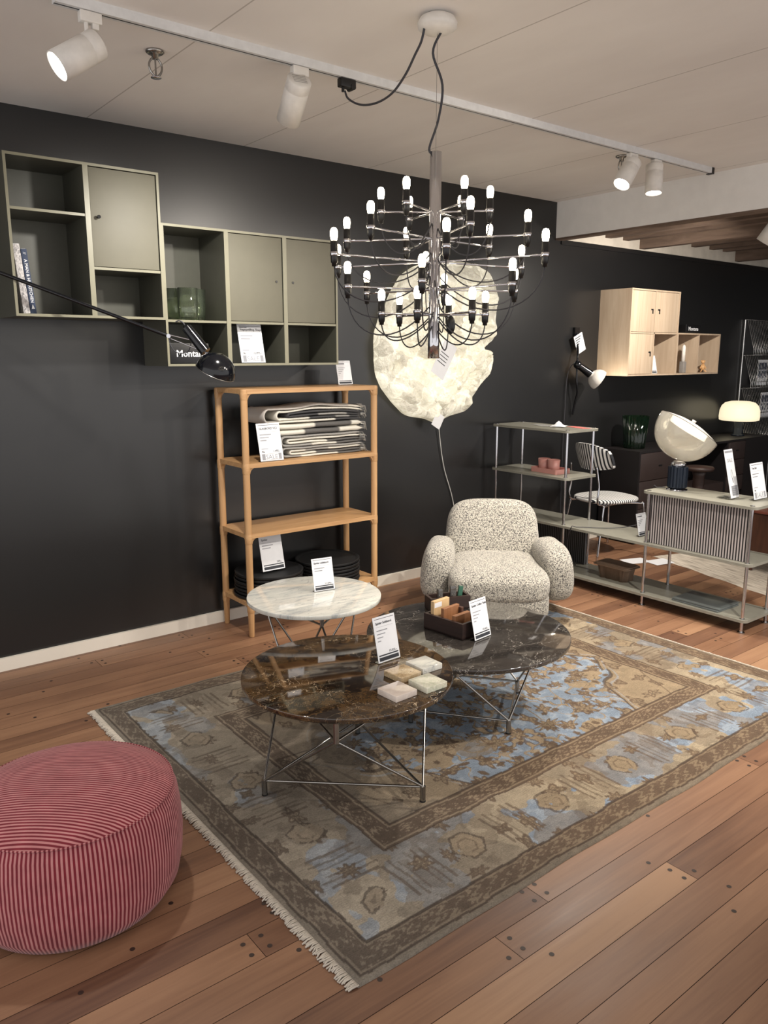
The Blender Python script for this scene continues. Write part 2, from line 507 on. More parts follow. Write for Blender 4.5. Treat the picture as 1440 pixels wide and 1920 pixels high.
    def sell(self, c, r, e1=0.5, e2=0.5, nu=48, nv=28, mat=None, fn=None):
        """superellipsoid: e small = boxy"""
        sp = lambda x, e: math.copysign(abs(x) ** e, x)
        vs, fs = [], []
        for i in range(nv + 1):
            v = -math.pi / 2 + math.pi * i / nv
            for k in range(nu):
                u = 2 * math.pi * k / nu
                p = Vector((sp(math.cos(v), e1) * sp(math.cos(u), e2), sp(math.cos(v), e1) * sp(math.sin(u), e2), sp(math.sin(v), e1)))
                if fn: p = fn(p)
                vs.append((c[0] + p.x * r[0], c[1] + p.y * r[1], c[2] + p.z * r[2]))
        for i in range(nv):
            for k in range(nu):
                k2 = (k + 1) % nu
                fs.append((i * nu + k, i * nu + k2, (i + 1) * nu + k2, (i + 1) * nu + k))
        return self.add(vs, fs, True, mat)
    def text(self, s, size, mat, align='LEFT', bold=0.0):
        cu = bpy.data.curves.new('lettering', 'FONT')
        cu.body = s; cu.size = size; cu.align_x = align; cu.resolution_u = 2
        cu.offset = bold
        ob = bpy.data.objects.new('lettering', cu)
        me = bpy.data.meshes.new_from_object(ob)
        vs = [p.co.copy() for p in me.vertices]
        fs = [tuple(p.vertices) for p in me.polygons]
        bpy.data.objects.remove(ob); bpy.data.curves.remove(cu); bpy.data.meshes.remove(me)
        return self.add(vs, fs, False, mat)
    def build(self, name, mat, parent=None, loc=None, rotz=0.0, kind=None, label=None, merge=False):
        me = bpy.data.meshes.new(name)
        me.from_pydata(self.v, [], self.f)
        me.polygons.foreach_set('use_smooth', self.s)
        if merge:
            bm = bmesh.new(); bm.from_mesh(me)
            bmesh.ops.remove_doubles(bm, verts=bm.verts, dist=1e-5)
            bmesh.ops.recalc_face_normals(bm, faces=bm.faces)
            bm.to_mesh(me); bm.free()
        me.materials.append(mat)
        me.update()
        o = bpy.data.objects.new(name, me)
        COL.objects.link(o)
        if parent is not None: o.parent = parent
        if loc is not None: o.location = loc
        if rotz: o.rotation_euler = (0, 0, rotz)
        if kind: o['kind'] = kind
        if label: o['label'] = label
        return o

def tag(o, label, cat, group=None, kind=None):
    o['label'] = label
    o['category'] = cat
    if group: o['group'] = group
    if kind: o['kind'] = kind
    return o

def thing(name, label, cat, loc=(0, 0, 0), rotz=0.0, group=None):
    o = bpy.data.objects.new(name, None)
    o.empty_display_size = 0.05
    COL.objects.link(o)
    o.location = loc
    o.rotation_euler = (0, 0, rotz)
    return tag(o, label, cat, group)

def copy_tree(o, parent=None):
    c = o.copy()
    COL.objects.link(c)
    c.parent = parent
    for ch in list(o.children):
        copy_tree(ch, c)
    return c

def struct(name, mb, m):
    return mb.build(name, m, kind='structure')

def rrect(x0, y0, x1, y1, r, n=6):
    pts = []
    for cx, cy, a0 in ((x1 - r, y1 - r, 0), (x0 + r, y1 - r, 90), (x0 + r, y0 + r, 180), (x1 - r, y0 + r, 270)):
        for k in range(n + 1):
            a = R(a0 + 90 * k / n)
            pts.append((cx + r * math.cos(a), cy + r * math.sin(a)))
    return pts

def bez(p0, p1, p2, p3, n=14):
    p0, p1, p2, p3 = map(Vector, (p0, p1, p2, p3))
    return [p0 * (1 - t) ** 3 + p1 * 3 * t * (1 - t) ** 2 + p2 * 3 * t * t * (1 - t) + p3 * t ** 3 for t in [k / n for k in range(n + 1)]]

def smoothpath(pts, n=6):
    pts = [Vector(p) for p in pts]
    out = []
    for i in range(len(pts) - 1):
        a = pts[max(i - 1, 0)]; b = pts[i]; c = pts[i + 1]; d = pts[min(i + 2, len(pts) - 1)]
        for k in range(n):
            t = k / n
            out.append(0.5 * ((2 * b) + (c - a) * t + (2 * a - 5 * b + 4 * c - d) * t * t + (3 * b - a - 3 * c + d) * t ** 3))
    out.append(pts[-1])
    return out

# ---------------------------------------------------------------- the room
def build_floor():
    X0, X1, Y0 = -1.6, 9.6, -1.6
    vs, fs, tone, mats = [], [], [], []
    rows = [1.314 + k * 0.109 for k in range(-27, 27)]
    g = 0.0009
    fixed = {round(1.314 - 0.109, 3): [1.427], round(1.314 - 0.218, 3): [2.097], round(1.314 - 0.327, 3): [0.9, 3.1]}
    plugs = []
    for y in rows:
        ya, yb = max(y, Y0), min(y + 0.109, WALL)
        if yb - ya < 0.01: continue
        cuts = fixed.get(round(y, 3))
        if cuts is None:
            cuts = [random.uniform(-0.6, 0.9)]
            while cuts[-1] < X1: cuts.append(cuts[-1] + random.uniform(1.1, 2.4))
        xs = [X0] + [c for c in sorted(cuts) if X0 < c < X1] + [X1]
        for a, b in zip(xs, xs[1:]):
            o = len(vs)
            vs += [(a + g, ya + g, 0), (b - g, ya + g, 0), (b - g, yb - g, 0), (a + g, yb - g, 0)]
            fs.append((o, o + 1, o + 2, o + 3))
            tone += [min(1, max(0, random.gauss(0.5, 0.2)))] * 4
            mats.append(0)
            pos = [(b - .028, ya + .03), (b - .028, yb - .03)] if b < X1 - .1 else []
            pos += [(a + .028, ya + .03), (a + .028, yb - .03)] if a > X0 + .1 else []
            m = a + 0.62
            while m < b - 0.5:
                pos.append((m, (ya + yb) / 2 + random.choice((-.022, .022)))); m += 0.62
            for q in pos:
                if random.random() < 0.8: plugs.append(q)
    for px, py in plugs:
        o = len(vs); n = 12
        for k in range(n):
            a = 2 * math.pi * k / n
            vs.append((px + .0075 * math.cos(a), py + .0075 * math.sin(a), .0006)); tone.append(0.5)
        fs.append(tuple(range(o, o + n))); mats.append(1)
    o = len(vs)
    vs += [(X0, Y0, -.004), (X1, Y0, -.004), (X1, WALL, -.004), (X0, WALL, -.004)]; tone += [.5] * 4
    fs.append((o, o + 1, o + 2, o + 3)); mats.append(2)
    me = bpy.data.meshes.new('floor')
    me.from_pydata(vs, [], fs)
    me.polygons.foreach_set('material_index', mats)
    for m in ('planks', 'plug', 'gap'): me.materials.append(M[m])
    ca = me.color_attributes.new('tone', 'FLOAT_COLOR', 'POINT')
    ca.data.foreach_set('color', [c for q in tone for c in (q, q, q, 1)])
    ob = bpy.data.objects.new('floor', me)
    COL.objects.link(ob)
    ob['kind'] = 'structure'
build_floor()

struct('wall_back', MB().box((-1.6, WALL, 0), (FASC, WALL + .12, CEIL)).box((FASC, WALL, 0), (9.6, WALL + .12, 2.46)), M['wall'])
struct('trim_1', MB().box((FASC + .06, WALL + .01, 2.46), (9.6, WALL + .12, 2.86)), M['plaster'])
struct('trim_2', MB().box((FASC + .06, WALL - .012, 2.425), (9.6, WALL - .0005, 2.46)), M['wall'])
struct('baseboard_back', MB().box((-1.6, WALL - .018, 0), (9.6, WALL, .068)), M['skirting'])
struct('ceiling', MB().box((-1.6, -1.6, CEIL), (FASC, WALL + .12, CEIL + .1)), M['ceiling'])
struct('trim_3', MB().box((FASC, -1.6, 2.466), (FASC + .06, WALL, CEIL + .12)), M['white_paint'])
struct('trim_4', MB().box((FASC - .002, -1.6, 2.452), (FASC + .075, WALL, 2.466)), M['joist'])
struct('trim_5', MB().box((FASC, -1.6, 2.84), (9.6, WALL + .12, 2.9)), M['board'])
struct('wall_right', MB().box((9.6, -1.6, 0), (9.7, WALL, 2.9)), M['wall'])
for i, (x, zb) in enumerate([(5.62, 2.525), (5.86, 2.525), (6.10, 2.475), (6.90, 2.555), (7.21, 2.555), (7.45, 2.555), (7.69, 2.48), (8.3, 2.555), (8.75, 2.48), (9.2, 2.555)]):
    b = MB().box((x, -1.6, zb), (x + .075, WALL + .01, 2.84)).build('ceiling_joist', M['joist'])
    tag(b, 'bare wooden joist of the open ceiling beyond the white fascia', 'beam', 'bare joists beyond the white fascia')

# ---------------------------------------------------------------- ceiling track and spotlights
TY = 2.86
tr = thing('ceiling_track', 'long pale grey lighting track running under the ceiling along the dark wall', 'lighting track', (0, TY, CEIL))
MB().box((.90, -.018, -.033), (4.84, .018, 0)).build('rail', M['alu'], tr)
MB().box((.90, -.003, -.0336), (4.84, .003, -.0325)).build('conductor_slot', M['print'], tr)
MB().box((4.84, -.020, -.038), (4.865, .020, 0)).build('end_cap', M['black_plastic'], tr, label='black end cap')

RIGHT = Vector((math.cos(YAW), -math.sin(YAW), 0))
FWD = Vector((math.sin(YAW), math.cos(YAW), 0))
UPV = Vector((0, 0, 1))

def spotlight(x, y, z, axis, drop, label, hang=True, r=.049, L=.165):
    """track spotlight: adapter under the rail, stem, can pointing along axis"""
    a = Vector(axis).normalized()
    t = thing('track_spotlight', label, 'spotlight', (x, y, z), 0, 'white spotlights on the ceiling track' if hang else None)
    MB().box((-.022, -.016, -.034), (.050, .016, 0), bev=.004).box((.018, -.012, -.052), (.040, .012, -.03), bev=.003).build('adapter', M['white_lamp'], t)
    j = Vector((0, 0, -drop))
    MB().cyl((0, 0, -.03), j, .007, n=12).build('stem', M['white_lamp'], t)
    q = a.to_track_quat('Z', 'Y').to_matrix().to_4x4()
    back = j - a * .045
    mt = Matrix.Translation(back) @ q
    MB().lathe([(.0, 0), (r * .90, 0), (r, .006), (r, .040), (r * .97, .042), (r * .97, .046), (r, .048), (r, L), (r * .93, L), (r * .90, L - .015), (0, L - .016)], 40, mt).build('body', M['white_lamp'], t)
    MB().lathe([(0, L - .0155), (r * .80, L - .0155), (r * .80, L - .012), (0, L - .012)], 32, mt).build('lens', M['led'], t, label='lit lens')
    vb = MB()
    for k in range(5):
        vb.add([(-.028, -.020 + k * .010 - .0018, -.0006), (.028, -.020 + k * .010 - .0018, -.0006), (.028, -.020 + k * .010 + .0018, -.0006), (-.028, -.020 + k * .010 + .0018, -.0006)], [(0, 3, 2, 1)], False, mt)
    vb.build('vent', M['vent'], t)
    return t
VD = lambda px, py: (FWD * FPX + RIGHT * (px - 720) - UPV * (py - 960)).normalized()
zt = CEIL - .034
spotlight(1.00, TY, zt, RIGHT * -.66 + UPV * -.56 - FWD * .48, .115, 'lit white spotlight at the left end of the track, facing left', L=.17)
spotlight(1.815, TY, zt, RIGHT * -.34 + UPV * -.66 + FWD * .66, .085, 'white spotlight second from the left, tilted down to the wall, vents showing', L=.18)
spotlight(4.02, TY, zt, RIGHT * -.45 + UPV * -.80 - FWD * .32, .075, 'lit white spotlight near the right track end, tilted left', L=.165)
spotlight(4.255, TY, zt, RIGHT * -.02 + UPV * -.99 - FWD * .14, .07, 'white spotlight hanging straight down nearest the right track end', L=.165)
spotlight(5.36, 2.66, 2.50, RIGHT * -.42 + UPV * -.80 + FWD * .35, .075, 'white spotlight under the bare joists at the right edge', False, L=.18)
rt = thing('ceiling_track', 'short rail under the bare joists holding one spotlight', 'lighting track', (5.36, 2.66, 2.50))
MB().box((-.25, -.018, 0), (.9, .018, .032)).build('rail', M['alu'], rt)

# sprinklers
def sprinkler(x, y, label):
    t = thing('sprinkler_head', label, 'sprinkler', (x, y, CEIL), 0, 'chrome sprinkler heads on the ceiling')
    MB().lathe([(.0, 0), (.034, 0), (.036, -.006), (.028, -.012), (.014, -.013), (.012, -.03), (0, -.03)][::-1], 24).build('escutcheon', M['steel'], t)
    y_ = MB()
    for s in (-1, 1):
        y_.tube(bez((s * .010, 0, -.028), (s * .034, 0, -.045), (s * .030, 0, -.075), (s * .004, 0, -.092)), .0042, 8)
    y_.cyl((0, 0, -.028), (0, 0, -.088), .0035, n=10)
    y_.build('yoke', M['steel'], t)
    MB().lathe([(0, -.098), (.020, -.097), (.020, -.094), (0, -.092)], 16).build('deflector', M['chrome'], t)
    return t
sprinkler(1.355, 3.141, 'chrome sprinkler head left of the second spotlight, near the wall')
sprinkler(4.151, 3.016, 'chrome sprinkler head beside the lit spotlight on the right')

# ---------------------------------------------------------------- chandelier
CH = Vector((1.99, 2.23, 0))
ch = thing('chandelier', 'large chrome chandelier with thirty lit bulbs on five tiers of arms', 'chandelier', (CH.x, CH.y, CEIL))
Z = lambda z: z - CEIL
MB().lathe([(0, 0), (.040, 0), (.060, -.010), (.069, -.026), (.066, -.042), (.045, -.054), (.02, -.058), (0, -.058)], 40).build('canopy', M['white_lamp'], ch, label='white domed ceiling canopy')
st = MB().lathe([(.016, Z(2.291)), (.021, Z(2.291)), (.021, Z(1.650)), (.0215, Z(1.648)), (.0215, Z(1.574)), (.017, Z(1.574))], 40, caps=False)
for z in (2.285, 1.58):
    st.lathe([(0, Z(z)), (.019, Z(z)), (.019, Z(z) + .002), (0, Z(z) + .002)], 32)
st.build('stem', M['chrome'], ch)
MB().tube(smoothpath([(.008, -.01, -.055), (-.012, .008, -.12), (.018, -.010, -.22), (.010, .0, -.33), (-.020, .012, Z(2.305)), (-.012, .006, Z(2.285))]), .0042, 8).build('cord', M['cord'], ch)
MB().cyl((0, 0, -.05), (0, 0, Z(2.29)), .0008, n=6).build('suspension_wire', M['steel'], ch)
ap = Vector((2.05 - CH.x, TY - CH.y, 0))
FEED = [(-.05, .011, -.050), (-.047, .03, -.085), (-.041, .07, -.115), (-.030, .135, -.160), (-.015, .23, -.196), (.005, .353, -.198), (.026, .484, -.170), (.042, .585, -.122), (.050, .618, -.085)]
fd = MB().tube(smoothpath(FEED, 8), .0042, 8)
fd.build('feed_cord', M['cord'], ch)
MB().box((ap.x - .03, ap.y - .016, -.068), (ap.x + .045, ap.y + .016, -.034), bev=.004).cyl((ap.x + .03, ap.y - .018, -.062), (ap.x + .03, ap.y + .018, -.062), .012, n=16).cyl((ap.x - .012, ap.y, -.085), (ap.x - .012, ap.y, -.06), .006, n=10).build('track_plug', M['black_plastic'], ch)

TOC = Vector((-CH.x, -CH.y, 0)).normalized()
TRI = Vector((TOC.y, -TOC.x, 0)) * -1
tiers = [(2.089, .195, 30), (1.998, .330, 20), (1.917, .412, 5), (1.820, .330, -7), (1.731, .195, -17)]
ends = [2.03, 1.93, 1.85, 1.74, 1.69]
arm_no = 0
for (z, rad, off), ze in zip(tiers, ends):
    for k in range(6):
        a = R(off + 60 * k)
        d = TOC * math.cos(a) + TRI * math.sin(a)
        base = d * .020 + UPV * Z(z)
        tip = d * rad + UPV * (Z(z) + .003)
        arm = MB().cyl(base, tip, .0034, n=8).build('arm', M['chrome'], ch)
        h = MB().lathe([(0, -.040), (.008, -.040), (.009, -.030), (.0115, -.028), (.0125, -.008), (.0125, .042), (.0105, .042), (0, .041)], 16, Matrix.Translation(tip)).build('lamp_holder', M['black_plastic'], arm)
        MB().lathe([(.0132, -.006), (.0145, -.005), (.0145, .006), (.0132, .007)], 20, Matrix.Translation(tip), caps=False).build('clamp_ring', M['chrome'], arm)
        MB().lathe([(.007, .040), (.0105, .046), (.0125, .056), (.0130, .066), (.0120, .076), (.0080, .083), (0, .0855)], 20, Matrix.Translation(tip)).build('bulb', M['filament'], arm, label='lit clear bulb')
        w0 = tip + UPV * -.040
        dirn = d * .021 + UPV * Z(ze - .02 * math.sin(k * 2.1))
        sag = .055 + .25 * rad + .02 * math.sin(arm_no * 1.7)
        side = Vector((-d.y, d.x, 0)) * (.02 * math.sin(arm_no * 2.3))
        MB().tube(bez(w0, w0 + UPV * -sag * .9 - d * .01, dirn + d * rad * .42 + UPV * -sag + side, dirn), .0026, 6).build('wire', M['cord'], arm)
        arm_no += 1
SW = CH + Vector((.05, .035, 0))
MB().sell((.052, -.035, Z(1.695)), (.014, .020, .034), 1, 1, 20, 12).build('inline_switch', M['black_plastic'], ch, label='black oval cord switch')

# ---------------------------------------------------------------- wall cabinets
def cabinet(name, label, x, z, w, h, cells, mats, knob, depth=.306, th=.012, group=None, edge=None):
    """wall cabinet: origin at the lower left front corner; cells = list of ('door', x0,z0,x1,z1, knobx, knobz)"""
    frame, inner, doorm = mats
    t = thing(name, label, 'wall cabinet', (x, WALL - depth, z), 0, group)
    d = depth - .001
    b = MB().box((0, 0, 0), (w, d, th)).box((0, 0, h - th), (w, d, h)).box((0, 0, th), (th, d, h - th)).box((w - th, 0, th), (w, d, h - th))
    b.build('carcass', frame, t)
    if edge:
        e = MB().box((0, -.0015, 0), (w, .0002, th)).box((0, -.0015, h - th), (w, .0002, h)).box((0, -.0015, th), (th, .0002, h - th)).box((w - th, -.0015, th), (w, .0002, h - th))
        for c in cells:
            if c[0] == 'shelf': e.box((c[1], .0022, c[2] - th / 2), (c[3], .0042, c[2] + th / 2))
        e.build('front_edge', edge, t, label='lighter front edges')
    MB().box((th, d - .008, th), (w - th, d - .001, h - th)).build('back_panel', inner, t)
    for c in cells:
        if c[0] == 'shelf':
            MB().box((c[1], .004, c[2] - th / 2), (c[3], d - .009, c[2] + th / 2)).build('shelf', frame, t)
        elif c[0] == 'post':
            MB().box((c[1] - th / 2, .004, c[2]), (c[1] + th / 2, d - .009, c[3])).build('divider', frame, t)
        else:
            _, x0, z0, x1, z1, kx, kz = c
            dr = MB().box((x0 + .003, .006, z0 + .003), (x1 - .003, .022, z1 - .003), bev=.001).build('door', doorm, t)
            if knob == 'black':
                MB().cyl((kx, .006, kz), (kx, -.012, kz), .005, n=14).cyl((kx, -.010, kz), (kx, -.016, kz), .0085, n=16).build('knob', M['rubber'], dr)
            elif knob == 'dot':
                MB().cyl((kx, .006, kz), (kx, .002, kz), .006, n=14).build('knob', M['black_plastic'], dr)
            else:
                MB().box((kx - .016, .0045, kz + .006), (kx + .016, .007, kz + .018)).box((kx - (.016 if knob == 'hookr' else -.002), .0045, kz - .022), (kx + (-.002 if knob == 'hookr' else .016), .007, kz + .008)).build('finger_pull', M['black_plastic'], dr)
    return t
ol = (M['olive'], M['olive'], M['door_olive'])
CX = [.955, 1.307, 1.659, 2.011, 2.363, 2.715]
G1 = 'olive wall cabinets'
zA, zC, H2 = 1.758, 1.528, .696
w_ = .352
cabinet('wall_cabinet', 'olive open wall cabinet at the far left holding two books', CX[0], zA, w_, H2, [('shelf', .012, 2.223 - zA, w_ - .012)], ol, 'black', group=G1, edge=M['olive_edge'])
cabinet('wall_cabinet', 'olive wall cabinet with brightly lit door above an empty cubby', CX[1], zA, w_, H2,
        [('shelf', .012, 1.988 - zA, w_ - .012), ('door', .012, 1.994 - zA, w_ - .012, H2 - .012, 1.353 - CX[1], 2.219 - zA)], ol, 'black', group=G1, edge=M['olive_edge'])
cabinet('wall_cabinet', 'olive open wall cabinet with the green glass vase', CX[2], zC, w_, H2, [('shelf', .012, 1.755 - zC, w_ - .012)], ol, 'black', group=G1, edge=M['olive_edge'])
cabinet('wall_cabinet', 'olive wall cabinet with closed door above the large SALE price card', CX[3], zC, w_, H2,
        [('shelf', .012, 1.755 - zC, w_ - .012), ('door', .012, 1.761 - zC, w_ - .012, H2 - .012, 2.311 - CX[3], 1.979 - zC)], ol, 'dot', group=G1, edge=M['olive_edge'])
cabinet('wall_cabinet', 'rightmost olive wall cabinet, closed door above an empty cubby', CX[4], zC, w_, H2,
        [('shelf', .012, 1.755 - zC, w_ - .012), ('door', .012, 1.761 - zC, w_ - .012, H2 - .012, 2.417 - CX[4], 1.979 - zC)], ol, 'dot', group=G1, edge=M['olive_edge'])
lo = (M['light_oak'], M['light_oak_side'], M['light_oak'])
G2 = 'light oak wall cabinets'
LX, LZ = 5.582, 1.412
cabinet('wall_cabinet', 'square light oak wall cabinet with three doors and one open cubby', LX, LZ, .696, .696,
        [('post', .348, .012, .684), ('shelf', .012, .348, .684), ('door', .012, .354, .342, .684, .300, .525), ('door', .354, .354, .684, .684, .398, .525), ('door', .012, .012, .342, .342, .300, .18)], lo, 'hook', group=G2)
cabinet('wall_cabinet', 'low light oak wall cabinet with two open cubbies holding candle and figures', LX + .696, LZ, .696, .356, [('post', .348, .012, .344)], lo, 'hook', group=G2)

# books in the left cabinet
def book(label, x, lean, th, h, m, letter=False, dp=.24):
    t = thing('book', label, 'book', (x, 3.925, zA + .0125), 0, 'books in the left olive cabinet')
    q = Matrix.Rotation(R(lean), 4, 'Y')
    MB().box((0, 0, 0), (th, dp, h), q, bev=.002).build('cover', m, t)
    MB().box((.003, .004, h - .0005), (th - .003, dp - .004, h + .0008), q).build('pages', M['paper'], t)
    if letter:
        mt = q @ Matrix.Translation((th * .30, -.0008, h * .84)) @ Matrix.Rotation(R(90), 4, 'X') @ Matrix.Rotation(R(-90), 4, 'Z')
        MB().text('A MAN & HIS KITCHEN', .0185, mt, bold=.0004).text('//', .018, q @ Matrix.Translation((th * .30, -.0008, h * .95)) @ Matrix.Rotation(R(90), 4, 'X') @ Matrix.Rotation(R(-90), 4, 'Z')).add(
            [(th * .5 - .007, -.0008, .022), (th * .5 + .007, -.0008, .022), (th * .5, -.0008, .042)], [(0, 1, 2)], False, q).build('title', M['paper'], t, label='white lettering along the spine')
    return t
book('silver grey book leaning against the navy book in the left olive cabinet', .998, -4.5, .030, .305, M['silver_book'])
book('navy book with white spine lettering beside the silver grey book', 1.030, -4.5, .026, .285, M['navy_book'], True)

# green glass vase in the third olive cabinet: wavy wall
def wavy_vase():
    t = thing('vase', 'pale green wavy glass vase in the open olive cabinet', 'vase', (1.84, 4.03, 1.7615))
    n = 120
    def ring(sc, z, dr):
        out = []
        for k in range(n):
            a = 2 * math.pi * k / n
            r = (.085 + .026 * math.sin(3 * a + .6) + .014 * math.sin(5 * a + 1.3)) * sc - dr
            out.append((r * 1.0 * math.cos(a), r * .80 * math.sin(a), z))
        return out
    vs, fs = [], []
    rings = [ring(.92, 0, 0), ring(.95, .05, 0), ring(1.0, .165, 0), ring(1.0, .167, .004), ring(.95, .05, .005), ring(.92, .012, .006)]
    for r in rings: vs += r
    for i in range(len(rings) - 1):
        for k in range(n):
            fs.append((i * n + k, i * n + (k + 1) % n, (i + 1) * n + (k + 1) % n, (i + 1) * n + k))
    fs.append(tuple(reversed(range(n)))); fs.append(tuple(5 * n + k for k in range(n)))
    MB().add(vs, fs, True).build('glass_body', M['green_glass'], t)
wavy_vase()

# shop signs with white lettering
def block_sign(label, loc, w, h, d, txt, size, rotz=0.0, glow=False, align='LEFT'):
    t = thing('display_sign', label, 'sign', loc, rotz, 'black name blocks')
    MB().box((-w / 2, 0, 0), (w / 2, d, h), bev=.0015).build('block', M['black_plastic'], t)
    mt = Matrix.Translation((-w / 2 + .03 * w / .2, -.0012, h * .34)) @ Matrix.Rotation(R(90), 4, 'X')
    MB().text(txt, size, mt, bold=.001).build('lettering', M['paper'], t, label='white lettering')
    return t
block_sign('black block sign with white lettering behind the black lamp head', (1.795, 3.915, zC + .0125), .215, .105, .03, 'Montana', .048)
block_sign('small black block sign standing on the low light oak cabinet', (6.655, 3.97, LZ + .3565), .235, .078, .09, 'Montana', .046)

# ---------------------------------------------------------------- price cards
def card(label, loc, ang, w, h, title, price=None, sale=False, tilt=13, grp='price cards in acrylic stands', small='', lines=2):
    t = thing('price_card', label, 'price card', loc, R(ang), grp)
    tl = Matrix.Rotation(R(-tilt), 4, 'X')
    MB().box((-w / 2, .0015, 0), (w / 2, .0028, h), tl).box((-w / 2, 0, 0), (w / 2, .024 * h / .15, .0014)).build('acrylic_stand', M['acrylic'], t)
    MB().box((-w / 2, -.0006, .003), (w / 2, .0009, h), tl).build('paper_insert', M['paper'], t)
    k = w / .105
    P = lambda x, z: tl @ Matrix.Translation((x, -.0013, z)) @ Matrix.Rotation(R(90), 4, 'X')
    x0 = -w / 2 + .010 * k
    pr = MB()
    q = lambda mb, xa, za, xb, zb: mb.add([(xa, -.0013, za), (xb, -.0013, za), (xb, -.0013, zb), (xa, -.0013, zb)], [(0, 1, 2, 3)], False, tl)
    q(pr, x0 - .004, h * .945, w / 2 - .006, h * .955)
    if small: pr.text(small, .0062 * k, P(x0, h * .90), bold=.0002)
    if title: pr.text(title, .0118 * k, P(x0, h * .835), bold=.0003)
    else: q(pr, x0, h * .85, x0 + .05 * k, h * .885)
    if price: pr.text(price, .0115 * k, P(w / 2 - .012 * k, h * (.235 if sale else .20)), 'RIGHT', bold=.0002)
    if sale: pr.text('Nu', .0105 * k, P(x0, h * .235), bold=.0003)
    pr.build('print', M['print'], t)
    gr = MB()
    q(gr, x0, h * .775, w / 2 - .014 * k, h * .779)
    for i in range(lines):
        z = h * (.69 - .075 * i)
        q(gr, x0, z, x0 + (.052 - .012 * i) * k, z + .0035 * k)
    if sale:
        q(gr, x0, h * .325, x0 + .03 * k, h * .34)
    gr.build('small_print', M['print_grey'], t)
    ft = MB()
    if sale:
        for za, zb in ((.04, .045), (.195, .20)):
            q(ft, x0 - .002, h * za, w / 2 - .008 * k, h * zb)
        q(ft, x0 - .002, h * .045, x0 + .013 * k, h * .195); q(ft, w / 2 - .021 * k, h * .045, w / 2 - .008 * k, h * .195)
        ft.text('SALE', .026 * k, P(0, h * .06), 'CENTER')
        ft.build('sale_band', M['print_grey'], t)
    else:
        q(ft, x0 - .004, h * .150, w / 2 - .006, h * .178)
        q(ft, x0 - .004, h * .045, w / 2 - .006, h * .125)
        ft.build('footer_band', M['print'], t, label='dark footer bands')
    return t
card('large price card with SALE band in the olive cabinet cubby', (2.165, 3.905, zC + .0125), 0, .148, .215, 'Vægopstilling, Shape', '12.895,-', True, small='MONTANA')
card('small price card on the top right of the oak shelf', (2.83, 3.97, 1.4055), 0, .105, .148, '', None, lines=5)
card('price card with SALE band leaning beside the folded blankets', (2.226, 3.838, .9998), 0, .148, .215, 'GLASBORD VL3', '1.495,-', True, lines=3)
card('price card standing on the left stack of black trays', (2.250, 3.895, .3475), 0, .148, .215, 'Spider', '399,-')
card('price card on the white marble table', (1.977, 2.958, .5005), -9, .105, .155, 'Spider sidebord', '11.276,-')
card('price card on the brown marble table', (1.787, 2.233, .4305), 2.7, .110, .178, 'Spider Sofabord', '13.521,-', lines=4)
card('price card on the dark grey marble table by the sample box', (2.352, 2.288, .3755), 7, .112, .175, 'Spider Coffee Table', '15.441,-', lines=4)
card('price card at the right picture edge on the sage shelf', (4.545, 2.20, .7555), 0, .148, .215, 'Tray Bar', None, True)
card('price card on the sage middle shelf left of the ribbed panel', (4.46, 2.905, .4205), 0, .105, .148, '', None, lines=5)
card('price card in the open cubby of the light oak cabinet', (6.05, 3.95, LZ + .0125), 0, .112, .155, '', None, lines=1)

def sale_sign():
    t = thing('sale_sign', 'tall narrow SALE sign beside the glass lamp on the sage shelf', 'sign', (4.452, 2.305, .7555), R(2))
    tl = Matrix.Rotation(R(-14), 4, 'X')
    w, h = .100, .292
    MB().box((-w / 2, .0015, 0), (w / 2, .003, h), tl).box((-w / 2, 0, 0), (w / 2, .09, .0016)).build('acrylic_stand', M['acrylic'], t)
    MB().box((-w / 2, -.0006, .004), (w / 2, .0009, h), tl).build('paper_insert', M['paper'], t)
    P = lambda x, z: tl @ Matrix.Translation((x, -.0014, z)) @ Matrix.Rotation(R(90), 4, 'X')
    q = lambda mb, xa, za, xb, zb, y=-.0013: mb.add([(xa, y, za), (xb, y, za), (xb, y, zb), (xa, y, zb)], [(0, 1, 2, 3)], False, tl)
    MB().text('SALE', .030, P(0, h * .74), 'CENTER').build('lettering', M['print_grey'], t)
    g = MB()
    q(g, -w / 2 + .006, h * .93, w / 2 - .006, h * .97)
    q(g, -w / 2 + .022, .016, w / 2 - .004, h * .26)
    g.build('grey_panel', M['print_grey'], t)
    v = MB()
    cy = h * .50
    pts = [(.010 * math.sin(a) * (1 + .25 * math.cos(a)), 0, cy + .026 * -math.cos(a)) for a in [k * math.pi / 12 - math.pi for k in range(25)]]
    v.tube([tl @ Vector((p[0], -.0014, p[2])) for p in pts], .0006, 5)
    v.tube([tl @ Vector((0, -.0014, cy - .026)), tl @ Vector((.001, -.0014, cy - .052))], .0016, 6)
    for i in range(4): q(v, -w / 2 + .028, .024 + i * .011, w / 2 - .012, .0255 + i * .011, -.0016)
    v.build('drawing', M['print'], t)
sale_sign()

